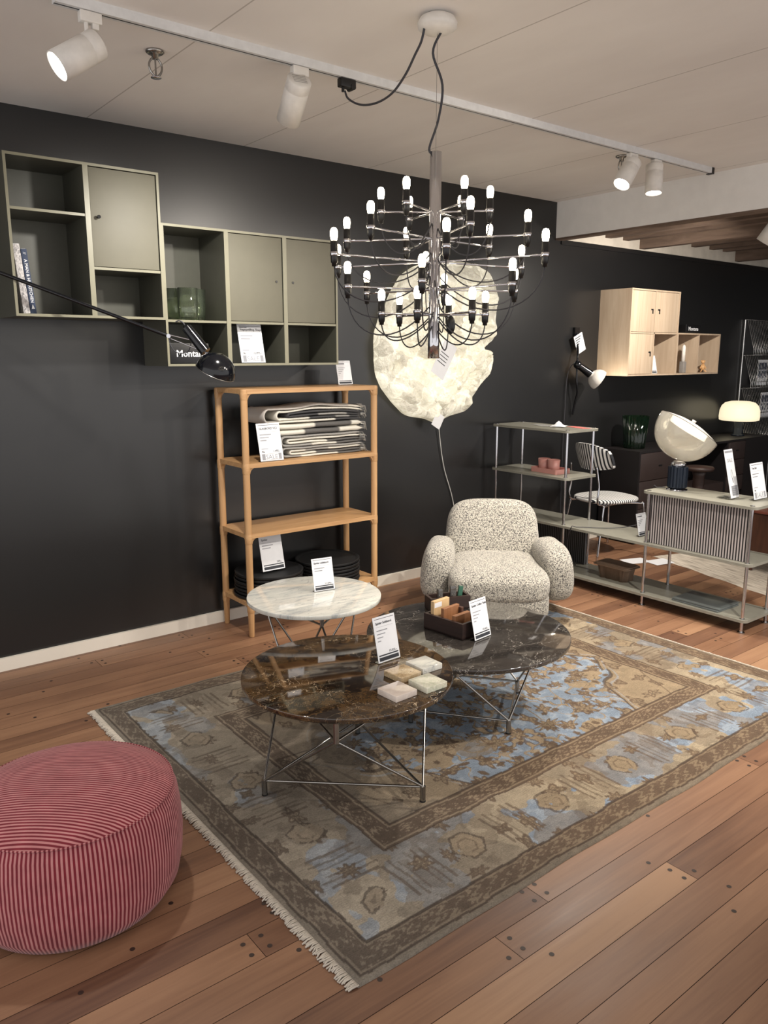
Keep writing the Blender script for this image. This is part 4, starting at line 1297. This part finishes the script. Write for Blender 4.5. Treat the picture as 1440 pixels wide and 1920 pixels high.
# ---------------------------------------------------------------- paper wall lamp
def paper_lamp():
    out = [(3.16, 1.67), (3.17, 1.5), (3.21, 1.38), (3.33, 1.26), (3.44, 1.18), (3.59, 1.15), (3.7, 1.12), (3.84, 1.15), (3.99, 1.19), (4.04, 1.28), (4.12, 1.36), (4.23, 1.43),
           (4.26, 1.56), (4.15, 1.555), (4.10, 1.58), (4.16, 1.64), (4.25, 1.7), (4.27, 1.83), (4.27, 1.98), (4.23, 2.12), (4.12, 2.20), (3.91, 2.22), (3.71, 2.2), (3.53, 2.17), (3.41, 2.11), (3.32, 2.01), (3.26, 1.9), (3.19, 1.79)]
    cx, cz = 3.745, 1.68
    pts = smoothpath([(x - 3.72, 0, z - cz) for x, z in out + [out[0]]], 9)[:-1]
    na, nr = len(pts), 80
    t = thing('paper_wall_lamp', 'large crumpled glowing paper lamp on the dark wall behind the chandelier', 'wall lamp', (cx, WALL, cz))
    rs = np.random.RandomState(3)
    waves = []
    for f_, a_, cnt in ((2.6, .034, 5), (5.5, .024, 7), (12, .012, 8), (26, .005, 8)):
        for k in range(cnt):
            an = rs.uniform(0, math.pi)
            waves.append((f_ * rs.uniform(.7, 1.3) * math.cos(an), f_ * rs.uniform(.7, 1.3) * math.sin(an), rs.uniform(0, 1), a_ / math.sqrt(cnt) * 1.6))
    def crump(x, z):
        wx, wz = x + .05 * math.sin(z * 7 + 1) + .02 * math.sin(z * 19), z + .05 * math.sin(x * 6 + 2) + .02 * math.sin(x * 23)
        return sum(a * (4 * abs((wx * kx + wz * kz + p) % 1 - .5) - 1) for kx, kz, p, a in waves)
    vs, fs = [(0, -.17 - crump(0, 0), 0)], []
    for i in range(1, nr + 1):
        f = i / nr
        for p in pts:
            x, z = p.x * f, p.z * f
            y = -.028 - .15 * math.sqrt(max(0, 1 - f ** 3)) - crump(x, z) * min(1, 3.2 * (1 - f) + .12)
            vs.append((x, min(y, -.008), z))
    for k in range(na): fs.append((0, 1 + (k + 1) % na, 1 + k))
    for i in range(nr - 1):
        for k in range(na):
            a = 1 + i * na; b = a + na
            fs.append((a + k, a + (k + 1) % na, b + (k + 1) % na, b + k))
    MB().add(vs, fs, True).build('paper_shade', M['lamp_paper'], t)
    MB().box((-.06, -.03, -.06), (.06, -.001, .06)).cyl((0, -.03, 0), (0, -.06, 0), .018).build('wall_mount', M['white_lamp'], t)
    MB().tube(smoothpath([(.03, -.02, -.54), (.055, -.015, -.70), (.10, -.012, -.90), (.19, -.012, -1.14), (.26, -.014, -1.45)]), .0032, 6).build('cord', M['white_cord'], t)
    def tagcard(pos, w, h, rot, label, txt):
        mt = Matrix.Translation(pos) @ Matrix.Rotation(R(rot), 4, 'Y')
        c = MB().box((-w / 2, -.0006, -h / 2), (w / 2, .0006, h / 2), mt).build('price_tag', M['paper'], t, label=label)
        p = MB()
        P = mt @ Matrix.Translation((-w / 2 + .01, -.0012, h / 2 - .024)) @ Matrix.Rotation(R(90), 4, 'X')
        if w > .1:
            for i in range(4):
                p.add([(-w / 2 + .012, -.0012, h * .12 - i * .022), (w * .22, -.0012, h * .12 - i * .022), (w * .22, -.0012, h * .12 - i * .022 + .005), (-w / 2 + .012, -.0012, h * .12 - i * .022 + .005)], [(0, 1, 2, 3)], False, mt)
            p.build('print', M['print'], c)
    tagcard((-.165, -.285, -.125), .125, .245, 31, 'white tag card hanging in front of the glowing paper', '')
    tagcard((-.045, -.10, -.545), .085, .10, 30, 'small white tag at the bottom of the paper', '')
    for q in ((-.28, .1), (.25, .26), (.25, -.15), (-.25, -.2), (0, .0), (-.05, .3), (.05, -.32)):
        point('bulb_glow', (cx + q[0], WALL - .055, cz + q[1]), .22, (1, .90, .68), .05)
paper_lamp()

# ---------------------------------------------------------------- black counterbalance wall lamp
def arm_lamp():
    J = Vector((1.57, 3.653, 1.674))
    W0 = Vector((.30, 4.175, 2.19))
    t = thing('swing_arm_lamp', 'black wall lamp on a long thin arm reaching in from the left', 'wall lamp', W0)
    L = lambda p: Vector(p) - W0
    MB().cyl((0, .012, 0), (0, -.012, 0), .055, n=32).cyl((0, -.012, 0), (0, -.05, 0), .012).build('wall_plate', M['black_enamel'], t)
    d = (J - W0).normalized()
    MB().cyl((0, -.045, 0), L(J), .0085, n=14).build('arm', M['black_enamel'], t)
    side = d.cross(UPV).normalized()
    HP = Vector((1.672, 3.56, 1.620))
    jb = MB().cyl(L(J) - side * .014, L(J) + side * .014, .010, n=16)
    jb.build('joint', M['chrome'], t)
    fk = MB()
    fk.cyl(L(J) + UPV * .006 + side * .01, L((1.655, 3.585, 1.655)), .0032, n=10)
    fk.cyl(L(J) - UPV * .008 - side * .01, L((1.706, 3.52, 1.594)), .0032, n=10)
    fk.build('fork', M['chrome'], t)
    top = Vector((1.640, 3.600, 1.712)); bot = Vector((1.700, 3.532, 1.600))
    MB().cyl(L(top), L(bot), .024, .027, n=28).cyl(L(top), L(top + (top - bot).normalized() * .014), .020, .010, n=24).build('lamp_socket', M['black_enamel'], t)
    MB().tube(smoothpath([L(top + (top - bot).normalized() * .012), L((1.628, 3.61, 1.735)), L((1.612, 3.62, 1.745)), L((1.60, 3.63, 1.738))]), .0035, 8).build('cord', M['cord'], t)
    MB().tube(smoothpath([L(J), L((1.575, 3.645, 1.63)), L((1.60, 3.63, 1.596)), L((1.64, 3.60, 1.600)), L((1.652, 3.585, 1.64))]), .0025, 6).build('cable_loop', M['cord'], t)
    # domed shade
    n = (RIGHT * -.40 + UPV * -.84 + FWD * .16).normalized()
    c = Vector((1.728, 3.494, 1.508))
    q = n.to_track_quat('Z', 'Y').to_matrix().to_4x4()
    mt = Matrix.Translation(L(c)) @ q
    r = .094
    prof = [(r * math.sin(a), r * .95 * -math.cos(a)) for a in [R(4 + 86 * k / 16) for k in range(17)]]
    full = prof + [(r * 1.01, .004), (r * .985, .004)] + [(p[0] * .965, p[1] * .965) for p in reversed(prof)]
    MB().lathe(full, 56, mt, caps=False).build('shade', M['black_enamel'], t)
    MB().tube([mt @ Vector((r * 1.012 * math.cos(a), r * 1.012 * math.sin(a), .004)) for a in [2 * math.pi * k / 56 for k in range(56)]], .0018, 6, True).build('rim', M['steel'], t, label='thin bright rim')
    MB().sell(tuple(L(c - n * .03)), (.028, .028, .028), 1, 1, 20, 12).build('bulb', M['white_lamp'], t)
arm_lamp()

# ---------------------------------------------------------------- small wall lamp on the right
def clip_lamp():
    p0 = Vector((5.27, WALL, 1.50))
    t = thing('wall_reading_lamp', 'small wall lamp with white bowl shade on a bent black arm', 'wall lamp', p0)
    L = lambda x, y, z: Vector((x, y, z)) - p0
    MB().tube(smoothpath([L(5.275, 4.172, 1.77), L(5.27, 4.165, 1.70), L(5.245, 4.13, 1.63), L(5.222, 4.11, 1.56), L(5.22, 4.11, 1.50), L(5.222, 4.11, 1.41), L(5.228, 4.11, 1.34), L(5.25, 4.12, 1.28), L(5.265, 4.15, 1.20), L(5.265, 4.17, 1.10)]), .0085, 10).build('arm', M['black_enamel'], t)
    MB().box(L(5.245, 4.165, 1.73), L(5.305, WALL - .001, 1.80)).build('wall_bracket', M['black_enamel'], t)
    a = Vector((.62, -.45, -.52)).normalized()
    s0 = L(5.215, 4.10, 1.505)
    MB().cyl(s0, s0 + a * .13, .026, .036, n=24).sell(tuple(s0), (.034, .034, .034), 1, 1, 20, 12).build('lamp_socket', M['black_enamel'], t)
    mt = Matrix.Translation(s0 + a * .13) @ a.to_track_quat('Z', 'Y').to_matrix().to_4x4()
    r = .083
    pr = [(.030, -.005)] + [(r * math.sin(x), .085 - r * math.cos(x)) for x in [R(24 + 66 * k / 10) for k in range(11)]] + [(r, .092)]
    MB().lathe(pr + [(q[0] - .003, q[1]) for q in reversed(pr)], 40, mt, caps=False).build('shade', M['white_lamp'], t)
    MB().lathe([(0, .080), (r * .9, .080), (r * .9, .086), (0, .086)], 32, mt).build('bulb', M['small_lamp_glow'], t, label='lit mouth of the shade')
    point('lamp_glow', p0 + s0 + a * .26, 1.8, (1, .88, .70), .03)
    MB().tube(smoothpath([s0 + Vector((-.01, 0, .01)), L(5.19, 4.14, 1.50), L(5.175, 4.17, 1.40), L(5.17, 4.175, 1.1), L(5.17, 4.178, .6), L(5.17, 4.165, .08)]), .003, 6).build('cord', M['cord'], t)
    mtt = Matrix.Translation(L(5.285, 4.145, 1.675)) @ Matrix.Rotation(R(-24), 4, 'Y')
    c = MB().box((-.055, -.0006, -.075), (.055, .0006, .075), mtt).build('price_tag', M['paper'], t, label='white tag hanging from the arm')
    p = MB()
    for i in range(4):
        p.add([(-.045, -.0012, .05 - i * .018), (.03 - .012 * i, -.0012, .05 - i * .018), (.03 - .012 * i, -.0012, .058 - i * .018), (-.045, -.0012, .058 - i * .018)], [(0, 1, 2, 3)], False, mtt)
    p.build('print', M['print'], c)
clip_lamp()

# ---------------------------------------------------------------- sage shelving divider
SX0, SX1 = 4.320, 4.606
SY = [2.133, 2.795, 3.455, 4.115]
SZ = [.080, .412, .745, 1.072]
def sage_shelf():
    t = thing('room_divider_shelf', 'sage green open shelving on chrome posts standing out from the wall', 'shelving', (SX0, SY[0], 0))
    ox, oy = SX0, SY[0]
    def plate(y0, y1, z):
        MB().prism(rrect(SX0 - .028 - ox, y0 - .035 - oy, SX1 + .028 - ox, y1 + .035 - oy, .035), z - .012, z + .004).build('shelf', M['sage'], t)
    plate(SY[0], SY[3], SZ[0]); plate(SY[0], SY[3], SZ[1]); plate(SY[2], SY[3], SZ[2]); plate(SY[0], SY[1], SZ[2]); plate(SY[2], SY[3], SZ[3])
    tops = {0: SZ[2], 1: SZ[2], 2: SZ[3], 3: SZ[3]}
    for x in (SX0, SX1):
        for i, y in enumerate(SY):
            zt = tops[i]
            p = MB().cyl((x - ox, y - oy, .006), (x - ox, y - oy, zt - .01), .0095, n=18).build('post', M['chrome'], t)
            g = MB().cyl((x - ox, y - oy, 0), (x - ox, y - oy, .007), .021, n=24)
            for z in SZ:
                if z <= zt + .001:
                    g.cyl((x - ox, y - oy, z + .004), (x - ox, y - oy, z + .008), .0135, n=18)
            g.build('fitting', M['steel'], p)
    # ribbed panels: front of the right bay, back of the tower bay
    MB().box((SX0 + .012 - ox, SY[0] + .012 - oy, SZ[1] + .006), (SX0 + .028 - ox, SY[1] - .012 - oy, SZ[2] - .013)).build('ribbed_panel', M['panel_stripe'], t, label='black and grey ribbed front panel')
    MB().box((SX1 - .028 - ox, SY[2] + .002 - oy, SZ[0] + .006), (SX1 - .012 - ox, SY[3] - .012 - oy, SZ[1] - .013)).build('ribbed_panel', M['panel_stripe_dim'], t, label='dark ribbed back panel')
sage_shelf()

# things on the sage shelving
def pink_set():
    t = thing('tray', 'pink rectangular tray on the sage shelf', 'tray', (4.45, 3.70, SZ[2] + .0045), R(90 - 3))
    b = MB().prism(rrect(-.125, -.075, .125, .075, .012), 0, .006)
    o, i = rrect(-.125, -.075, .125, .075, .012), rrect(-.118, -.068, .118, .068, .009)
    n = len(o)
    vs = [(x, y, .006) for x, y in o] + [(x, y, .034) for x, y in o] + [(x, y, .034) for x, y in i] + [(x, y, .006) for x, y in i]
    fs = [(r * n + k, r * n + (k + 1) % n, (r + 1) * n + (k + 1) % n, (r + 1) * n + k) for r in range(3) for k in range(n)]
    b.add(vs, fs)
    b.build('body', M['pink'], t)
    for lab, dx, dy in (('pink cup on the tray, left of two', .075, .0), ('pink cup on the tray, right of two by the chrome post', -.018, -.005)):
        c = MB().lathe([(0, 0), (.037, 0), (.039, .003), (.045, .085), (.043, .085), (.037, .006), (0, .006)], 40).build('cup', M['pink'], loc=(4.47 + dy, 3.70 + dx, SZ[2] + .0112))
        tag(c, lab, 'cup', 'pink cups on the pink tray')
pink_set()
def swatches():
    z = SZ[3] + .0042
    o = MB().prism([(-.09, -.05), (.09, -.05), (.09, .05), (-.09, .05)], 0, .002).build('fabric_swatch', stripes('swatch_check', (40, 40, 44), (200, 200, 196), .014, 0, .5), loc=(4.50, 3.83, z), rotz=R(70))
    tag(o, 'black and white patterned fabric swatch lying on the tower top', 'swatch', 'fabric swatches on the tower top')
    vs, fs = [], []
    n = 14
    rnd = random.Random(2)
    for i in range(n + 1):
        for j in range(n + 1):
            u, w = i / n - .5, j / n - .5
            vs.append((u * .14, w * .11, .004 + .026 * math.exp(-((u * 3) ** 2 + (w * 4) ** 2)) * (1 + .5 * math.sin(u * 16 + w * 9))))
    for i in range(n):
        for j in range(n):
            a = i * (n + 1) + j
            fs.append((a, a + n + 1, a + n + 2, a + 1))
    o = MB().add(vs, fs, True).build('fabric_swatch', M['paper'], loc=(4.51, 3.69, z), rotz=R(30))
    tag(o, 'crumpled white fabric swatch lying on the tower top', 'swatch', 'fabric swatches on the tower top')
    o = MB().prism([(-.09, -.035), (.09, -.035), (.09, .035), (-.09, .035)], 0, .002).build('fabric_swatch', plain('swatch_red', (206, 110, 104), .8), loc=(4.56, 3.55, z), rotz=R(75))
    tag(o, 'salmon red fabric swatch at the right of the tower top', 'swatch', 'fabric swatches on the tower top')
swatches()
def tub():
    t = thing('pulp_tub', 'brown moulded pulp tub with lid on the bottom sage shelf', 'tub', (4.463, 3.10, SZ[0] + .0045), R(90))
    n = 160
    def ring(w, d, z, amp):
        out = []
        for k in range(n):
            a = 2 * math.pi * k / n
            sx = math.copysign(abs(math.cos(a)) ** .35, math.cos(a)); sy = math.copysign(abs(math.sin(a)) ** .35, math.sin(a))
            x, y = w * sx, d * sy
            per = x if abs(sy) > .93 else y
            g = 1 - amp * (.5 + .5 * math.cos(per * 2 * math.pi / .052))
            if abs(sy) > .93: y *= g
            else: x *= 1 - (1 - g) * .6
            out.append((x, y, z))
        return out
    rr = [ring(.112, .062, 0, .16), ring(.124, .074, .085, .13), ring(.126, .076, .092, 0)]
    vs = sum(rr, [])
    fs = [(i * n + k, i * n + (k + 1) % n, (i + 1) * n + (k + 1) % n, (i + 1) * n + k) for i in range(2) for k in range(n)] + [tuple(reversed(range(n)))]
    MB().add(vs, fs, True).build('body', M['tub'], t)
    MB().prism(rrect(-.140, -.088, .140, .088, .03), .091, .096).prism(rrect(-.130, -.078, .130, .078, .028), .096, .104).build('lid', M['tub'], t)
tub()
def magazines():
    for k, (lab, dx, a) in enumerate((('grey magazine lying under another on the bottom sage shelf', 0, 88), ('grey glossy magazine lying on top at the right of the bottom shelf', .006, 90))):
        t = thing('magazine', lab, 'magazine', (4.432 + dx, 2.43, SZ[0] + .0045 + k * .0105), R(a), 'magazines on the bottom sage shelf')
        MB().box((-.155, -.115, 0), (.155, .115, .009), bev=.0015).build('cover', M['magazine'], t)
        if k == 1:
            MB().text('G45', .035, Matrix.Translation((-.10, -.10, .0094))).build('lettering', M['print_grey'], t)
magazines()

def glass_lamp():
    p = Vector((4.478, 2.703, SZ[2] + .0045))
    t = thing('glass_table_lamp', 'table lamp with tilted clear glass bowl on a black fluted base', 'table lamp', p)
    MB().lathe([(0, 0), (.064, 0), (.064, .006), (.050, .008), (.050, .022), (0, .022)], 40).build('foot_ring', M['chrome'], t)
    n = 96
    vs, fs = [], []
    for z in (.020, .150):
        for k in range(n):
            a = 2 * math.pi * k / n
            r = .060 - .005 * (.5 + .5 * math.cos(a * 16)) ** 2
            vs.append((r * math.cos(a), r * math.sin(a), z))
    fs = [(k, (k + 1) % n, n + (k + 1) % n, n + k) for k in range(n)] + [tuple(reversed(range(n))), tuple(range(n, 2 * n))]
    MB().add(vs, fs).build('fluted_column', M['dark_glass_base'], t)
    MB().lathe([(0, .149), (.045, .149), (.045, .172), (.034, .176), (.034, .184), (0, .184)], 36).build('neck', M['chrome'], t)
    n_ = (RIGHT * .55 + UPV * .83 + FWD * .01).normalized()
    rc = Vector((4.584, 2.716, 1.127)) - p
    q = n_.to_track_quat('Z', 'Y').to_matrix().to_4x4()
    r, dp = .200, .205
    mt = Matrix.Translation(rc) @ q
    outer = [(r * math.sin(a) ** .9, -dp * math.cos(a)) for a in [R(90 * k / 18) for k in range(19)]]
    inner = [(x * .965, z * .965) for x, z in outer]
    MB().lathe(outer + [(r, .004), (r * .97, .004)] + inner[::-1], 72, mt, caps=False).build('glass_bowl', M['clear_glass'], t)
    refl = [(r * .975, .002), (r * .80, .014), (r * .5, .030), (.0, .040), (.0, .044), (r * .5, .034), (r * .80, .018), (r * .975, .006)]
    MB().lathe(refl, 72, mt, caps=False).build('reflector', M['white_lamp'], t, label='white dished reflector')
    MB().lathe([(0, .040), (.012, .044), (.014, .062), (0, .064)], 20, mt).build('knob', M['white_lamp'], t)
    al = bpy.data.lights.new('lamp_glow', 'AREA'); al.shape = 'DISK'; al.size = .05; al.energy = 1.6; al.color = (1, .90, .74)
    ao = bpy.data.objects.new('lamp_glow', al); COL.objects.link(ao); ao.location = p + rc - n_ * .19; aim(ao, n_)
    MB().tube(smoothpath([(-.03, .06, .012), (-.03, .12, .004), (.05, .20, -.02), (.12, .28, -.25), (.02, .42, -.32), (-.155, .62, -.3265), (-.19, .66, -.335), (-.10, .75, -.52), (.12, .80, -.735)], 8), .003, 6).build('cord', M['cord'], t)
glass_lamp()

# ---------------------------------------------------------------- dark sideboard with things on it
SBX, SBY = 5.685, 3.790
def sideboard():
    t = thing('sideboard', 'long dark sideboard with drawers and an open desk gap along the wall', 'sideboard', (SBX, SBY, 0))
    D = WALL - .02 - SBY
    Lx = 2.22
    MB().box((0, 0, .775), (Lx, D, .795)).build('top', M['dark_side'], t)
    MB().box((0, 0, .02), (.02, D, .775)).box((.60, .01, .02), (.62, D, .775)).box((1.42, .01, .02), (1.44, D, .775)).box((1.74, .0, .02), (Lx, D, .775)).box((.02, D - .02, .40), (Lx, D, .775)).build('carcass', M['dark_side'], t)
    for x0, x1, zs in ((.022, .598, ((.03, .30), (.305, .535), (.54, .772))), (1.445, 1.735, ((.30, .445), (.45, .60), (.605, .772)))):
        for z0, z1 in zs:
            d = MB().box((x0, -.002, z0), (x1, .35, z1), bev=.002).build('drawer', M['dark_front'], t)
            MB().box(((x0 + x1) / 2 - .025, -.0055, (z0 + z1) / 2 - .006), ((x0 + x1) / 2 + .025, -.0015, (z0 + z1) / 2 + .006)).build('finger_pull', M['black_plastic'], d)
    MB().box((.62, .02, .02), (1.42, D - .02, .40)).build('lower_cabinet', M['dark_front'], t)
    for x in (.03, .58, 1.46, Lx - .04):
        for y in (.03, D - .03):
            MB().cyl((x, y, 0), (x, y, .021), .014, n=14).build('foot', M['black_plastic'], t)
sideboard()
def green_vase():
    t = thing('vase', 'large dark green ribbed glass vase on the dark sideboard', 'vase', (5.88, 3.98, .7955))
    n = 120
    def ring(r, z, fl): return [((r + fl * math.cos(k * 2 * math.pi * 20 / n)) * math.cos(2 * math.pi * k / n), (r + fl * math.cos(k * 2 * math.pi * 20 / n)) * math.sin(2 * math.pi * k / n), z) for k in range(n)]
    rings = [ring(.085, 0, .002), ring(.088, .03, .002), ring(.110, .275, .003), ring(.104, .275, .003), ring(.082, .03, .002)]
    vs = sum(rings, [])
    fs = [(i * n + k, i * n + (k + 1) % n, (i + 1) * n + (k + 1) % n, (i + 1) * n + k) for i in range(4) for k in range(n)] + [tuple(reversed(range(n))), tuple(4 * n + k for k in range(n))]
    MB().add(vs, fs, True).build('glass_body', M['dark_green_glass'], t)
green_vase()
def mushroom_lamp():
    t = thing('mushroom_lamp', 'lit cream dome table lamp on the dark sideboard at the right', 'table lamp', (7.60, 3.97, .7955))
    MB().lathe([(0, 0), (.062, 0), (.064, .006), (.060, .012), (.046, .016), (.044, .15), (.04, .16), (0, .16)], 48).build('base', M['dark_glass_base'], t)
    MB().lathe([(.0, .150), (.165, .150), (.184, .156), (.188, .19), (.184, .25), (.168, .295), (.138, .325), (.09, .338), (0, .341)], 64).build('shade', M['opal'], t, label='glowing cream dome shade')
mushroom_lamp()
def stool():
    t = thing('stool', 'low wooden stool in the gap of the dark sideboard behind the glass lamp', 'stool', (5.98, 3.42, .0112))
    MB().lathe([(0, .645), (.105, .645), (.115, .655), (.115, .668), (.108, .676), (0, .680)], 40).build('seat', M['wenge'], t)
    MB().lathe([(.15, 0), (.15, .012), (.05, .03), (.045, .60), (.06, .645), (0, .645)], 32).build('pedestal', M['wenge'], t)
stool()
def rack():
    t = thing('wire_rack', 'tall chrome wire rack with cards at the right picture edge', 'rack', (7.98, 4.165, 0))
    z0, z1 = .30, 1.93
    for lv, (za, zb) in enumerate(((1.58, 1.93), (1.25, 1.575), (.93, 1.24), (.60, .92))):
        b = MB()
        for k in range(22):
            x = -.02 + k * .034
            b.tube([(x, 0, zb), (x, -.012, zb), (x, -.10, za + .05), (x, -.10, za), (x, 0, za)], .0034, 5)
        b.tube([(-.03, -.10, za), (.73, -.10, za)], .004, 6).tube([(-.03, -.10, za + .06), (.73, -.10, za + .06)], .004, 6).tube([(-.03, -.003, zb), (.73, -.003, zb)], .004, 6)
        b.build('wire_pocket', M['wire'], t)
    MB().cyl((-.03, .01, 0), (-.03, .01, 1.93), .008).cyl((.73, .01, 0), (.73, .01, 1.93), .008).build('upright', M['wire'], t)
    for k, (x, z, lab) in enumerate(((.33, 1.33, 'pale photo brochure in the second pocket of the wire rack'), (.55, 1.65, 'bluish brochure in the top pocket of the wire rack'), (.45, .99, 'white brochure in the third pocket of the wire rack'))):
        c = thing('brochure', lab, 'brochure', (7.98 + x, 4.135, z), 0, 'brochures in the wire rack')
        MB().box((-.10, -.004, -.06), (.10, .004, .20)).build('pages', M['paper'] if k != 1 else plain('bluish_print', (120, 128, 160), .5), c)
        if k != 1:
            b = MB()
            for i in range(3):
                for j in range(2): b.box((-.085 + i * .058, -.0052, .015 + j * .085), (-.038 + i * .058, -.0038, .085 + j * .085))
            b.build('photo_grid', M['navy_book'], c)
rack()

# striped chair behind the divider
def striped_chair():
    t = thing('dining_chair', 'black and white striped chair on chrome legs behind the sage shelving', 'chair', (5.27, 3.80, 0), R(-12))
    MB().sell((0, 0, .455), (.235, .225, .026), .6, .75, 56, 18).build('seat', M['chair_stripe'], t)
    vs, fs = [], []
    n = 24
    for s in (0, 1):
        for i in range(n + 1):
            for j in range(n + 1):
                u, w = i / n * 2 - 1, j / n * 2 - 1
                k = math.sqrt(max(0, 1 - .5 * (abs(u) ** 3)))
                hz = .105 * (1 - .35 * abs(u) ** 3)
                x = -.235 + .10 * u * u - .03 * w + (.014 if s else -.010)
                vs.append((x, .205 * u * (1 - .10 * abs(w) ** 3), .79 + hz * w + .015 * (1 - u * u)))
    m = (n + 1) ** 2
    for i in range(n):
        for j in range(n):
            a = i * (n + 1) + j
            fs.append((a, a + 1, a + n + 2, a + n + 1)); fs.append((m + a, m + a + n + 1, m + a + n + 2, m + a + 1))
    edge = [i * (n + 1) for i in range(n + 1)] + [n * (n + 1) + j for j in range(1, n + 1)] + [i * (n + 1) + n for i in range(n - 1, -1, -1)] + [j for j in range(n - 1, 0, -1)]
    for a, b in zip(edge, edge[1:] + edge[:1]): fs.append((a, a + m, b + m, b))
    MB().add(vs, fs, True).build('backrest', M['chair_stripe_back'], t)
    for s in (-1, 1):
        MB().tube(smoothpath([(.02, s * .14, .43), (-.19, s * .16, .435), (-.235, s * .17, .48), (-.225, s * .165, .58), (-.245, s * .15, .74)]), .008, 10).build('back_support', M['chrome'], t)
        MB().tube(smoothpath([(.02, s * .14, .43), (.19, s * .185, .425), (.215, s * .20, .39), (.25, s * .225, .0)]), .0085, 10).build('leg', M['chrome'], t)
        MB().tube(smoothpath([(-.02, s * .14, .43), (-.17, s * .185, .425), (-.20, s * .20, .39), (-.26, s * .225, .0)]), .0085, 10).build('leg', M['chrome'], t)
striped_chair()

# candle, holder and wooden figures in the low light oak cabinet
ch_ = MB().box((-.022, -.022, 0), (.022, .022, .10), bev=.003).build('candle_holder', M['stone'], loc=(6.525, 3.97, LZ + .0125))
tag(ch_, 'grey square candle holder in the low light oak cabinet', 'candle holder')
cn = thing('candle', 'white taper candle standing in the grey square holder', 'candle', (6.525, 3.97, LZ + .1127))
MB().lathe([(.0165, 0), (.0165, .125), (.010, .142), (.003, .147), (0, .147)], 24).build('wax', M['candle'], cn)
MB().cyl((0, 0, .146), (.003, 0, .158), .0014, n=6).build('wick', M['print'], cn)
def figure(label, x, y, sc):
    t = thing('wooden_figure', label, 'figurine', (x, y, LZ + .0125), R(-30), 'wooden figures in the low light oak cabinet')
    b = MB()
    b.lathe([(0, .018 * sc), (.014 * sc, .020 * sc), (.017 * sc, .04 * sc), (.012 * sc, .066 * sc), (0, .068 * sc)], 20)
    b.sell((0, 0, .084 * sc), (.016 * sc, .014 * sc, .016 * sc), 1, 1, 20, 12)
    b.build('body', M['natural_wood'], t)
    for s in (-1, 1):
        MB().cyl((s * .006 * sc, 0, .026 * sc), (s * .024 * sc, -.014 * sc, .004), .0052 * sc, n=10).build('leg', M['natural_wood'], t)
        MB().cyl((s * .010 * sc, 0, .060 * sc), (s * .026 * sc, -.006 * sc, .030 * sc), .0046 * sc, n=10).build('arm', M['natural_wood'], t)
        MB().sell((s * .016 * sc, 0, .092 * sc), (.005 * sc, .004 * sc, .006 * sc), 1, 1, 12, 8).build('ear', M['natural_wood'], t)
figure('wooden figure sitting at the right in the low oak cabinet', 6.86, 3.97, 1.12)
figure('smaller wooden figure half hidden by the divider in the low oak cabinet', 6.735, 4.02, .85)

# pale rug, papers and the brown cabinet far right
pr = thing('rug', 'pale cream woven rug on the floor beyond the sage shelving', 'rug', (5.475, 3.47, 0), R(-107))
vs, fs, nx, ny = [], [], 40, 30
for i in range(nx + 1):
    for j in range(ny + 1):
        e = 1 if 0 < i < nx and 0 < j < ny else 0
        vs.append((2.4 * i / nx, 1.7 * j / ny + .006 * math.sin(i * 1.1), .010 * e + .0006))
for i in range(nx):
    for j in range(ny):
        a = i * (ny + 1) + j
        fs.append((a, a + ny + 1, a + ny + 2, a + 1))
MB().add(vs, fs, True).build('pile', M['pale_rug'], pr)
for lab, x, y, a, z in (('white paper sheet on the floor at the pale rug corner', 5.24, 3.47, -20, .001), ('white paper sheet lying on the floor under the sage shelf price card', 5.36, 3.33, -12, .0035)):
    o = MB().box((-.10, -.07, 0), (.10, .07, .0012)).build('paper_sheet', M['paper'], loc=(x, y, z), rotz=R(a))
    tag(o, lab, 'paper', 'paper sheets on the floor')
bc = thing('brown_cabinet', 'dark reddish brown cabinet on the pale rug at the right edge', 'cabinet', (5.62, 2.10, .012))
MB().box((0, 0, .11), (.40, .69, .44), bev=.004).build('body', M['walnut'], bc)
MB().box((-.01, -.01, .44), (.41, .70, .46), bev=.003).build('top', plain('red_brown_top', (126, 74, 62), .35), bc)
MB().box((-.006, .02, .13), (0, .34, .43)).build('door', M['walnut'], bc)
MB().box((-.006, .35, .13), (0, .67, .43)).build('door', M['walnut'], bc)
for x in (.03, .37):
    for y in (.03, .66):
        MB().cyl((x, y, 0), (x, y, .112), .012, n=12).build('leg', M['walnut'], bc)
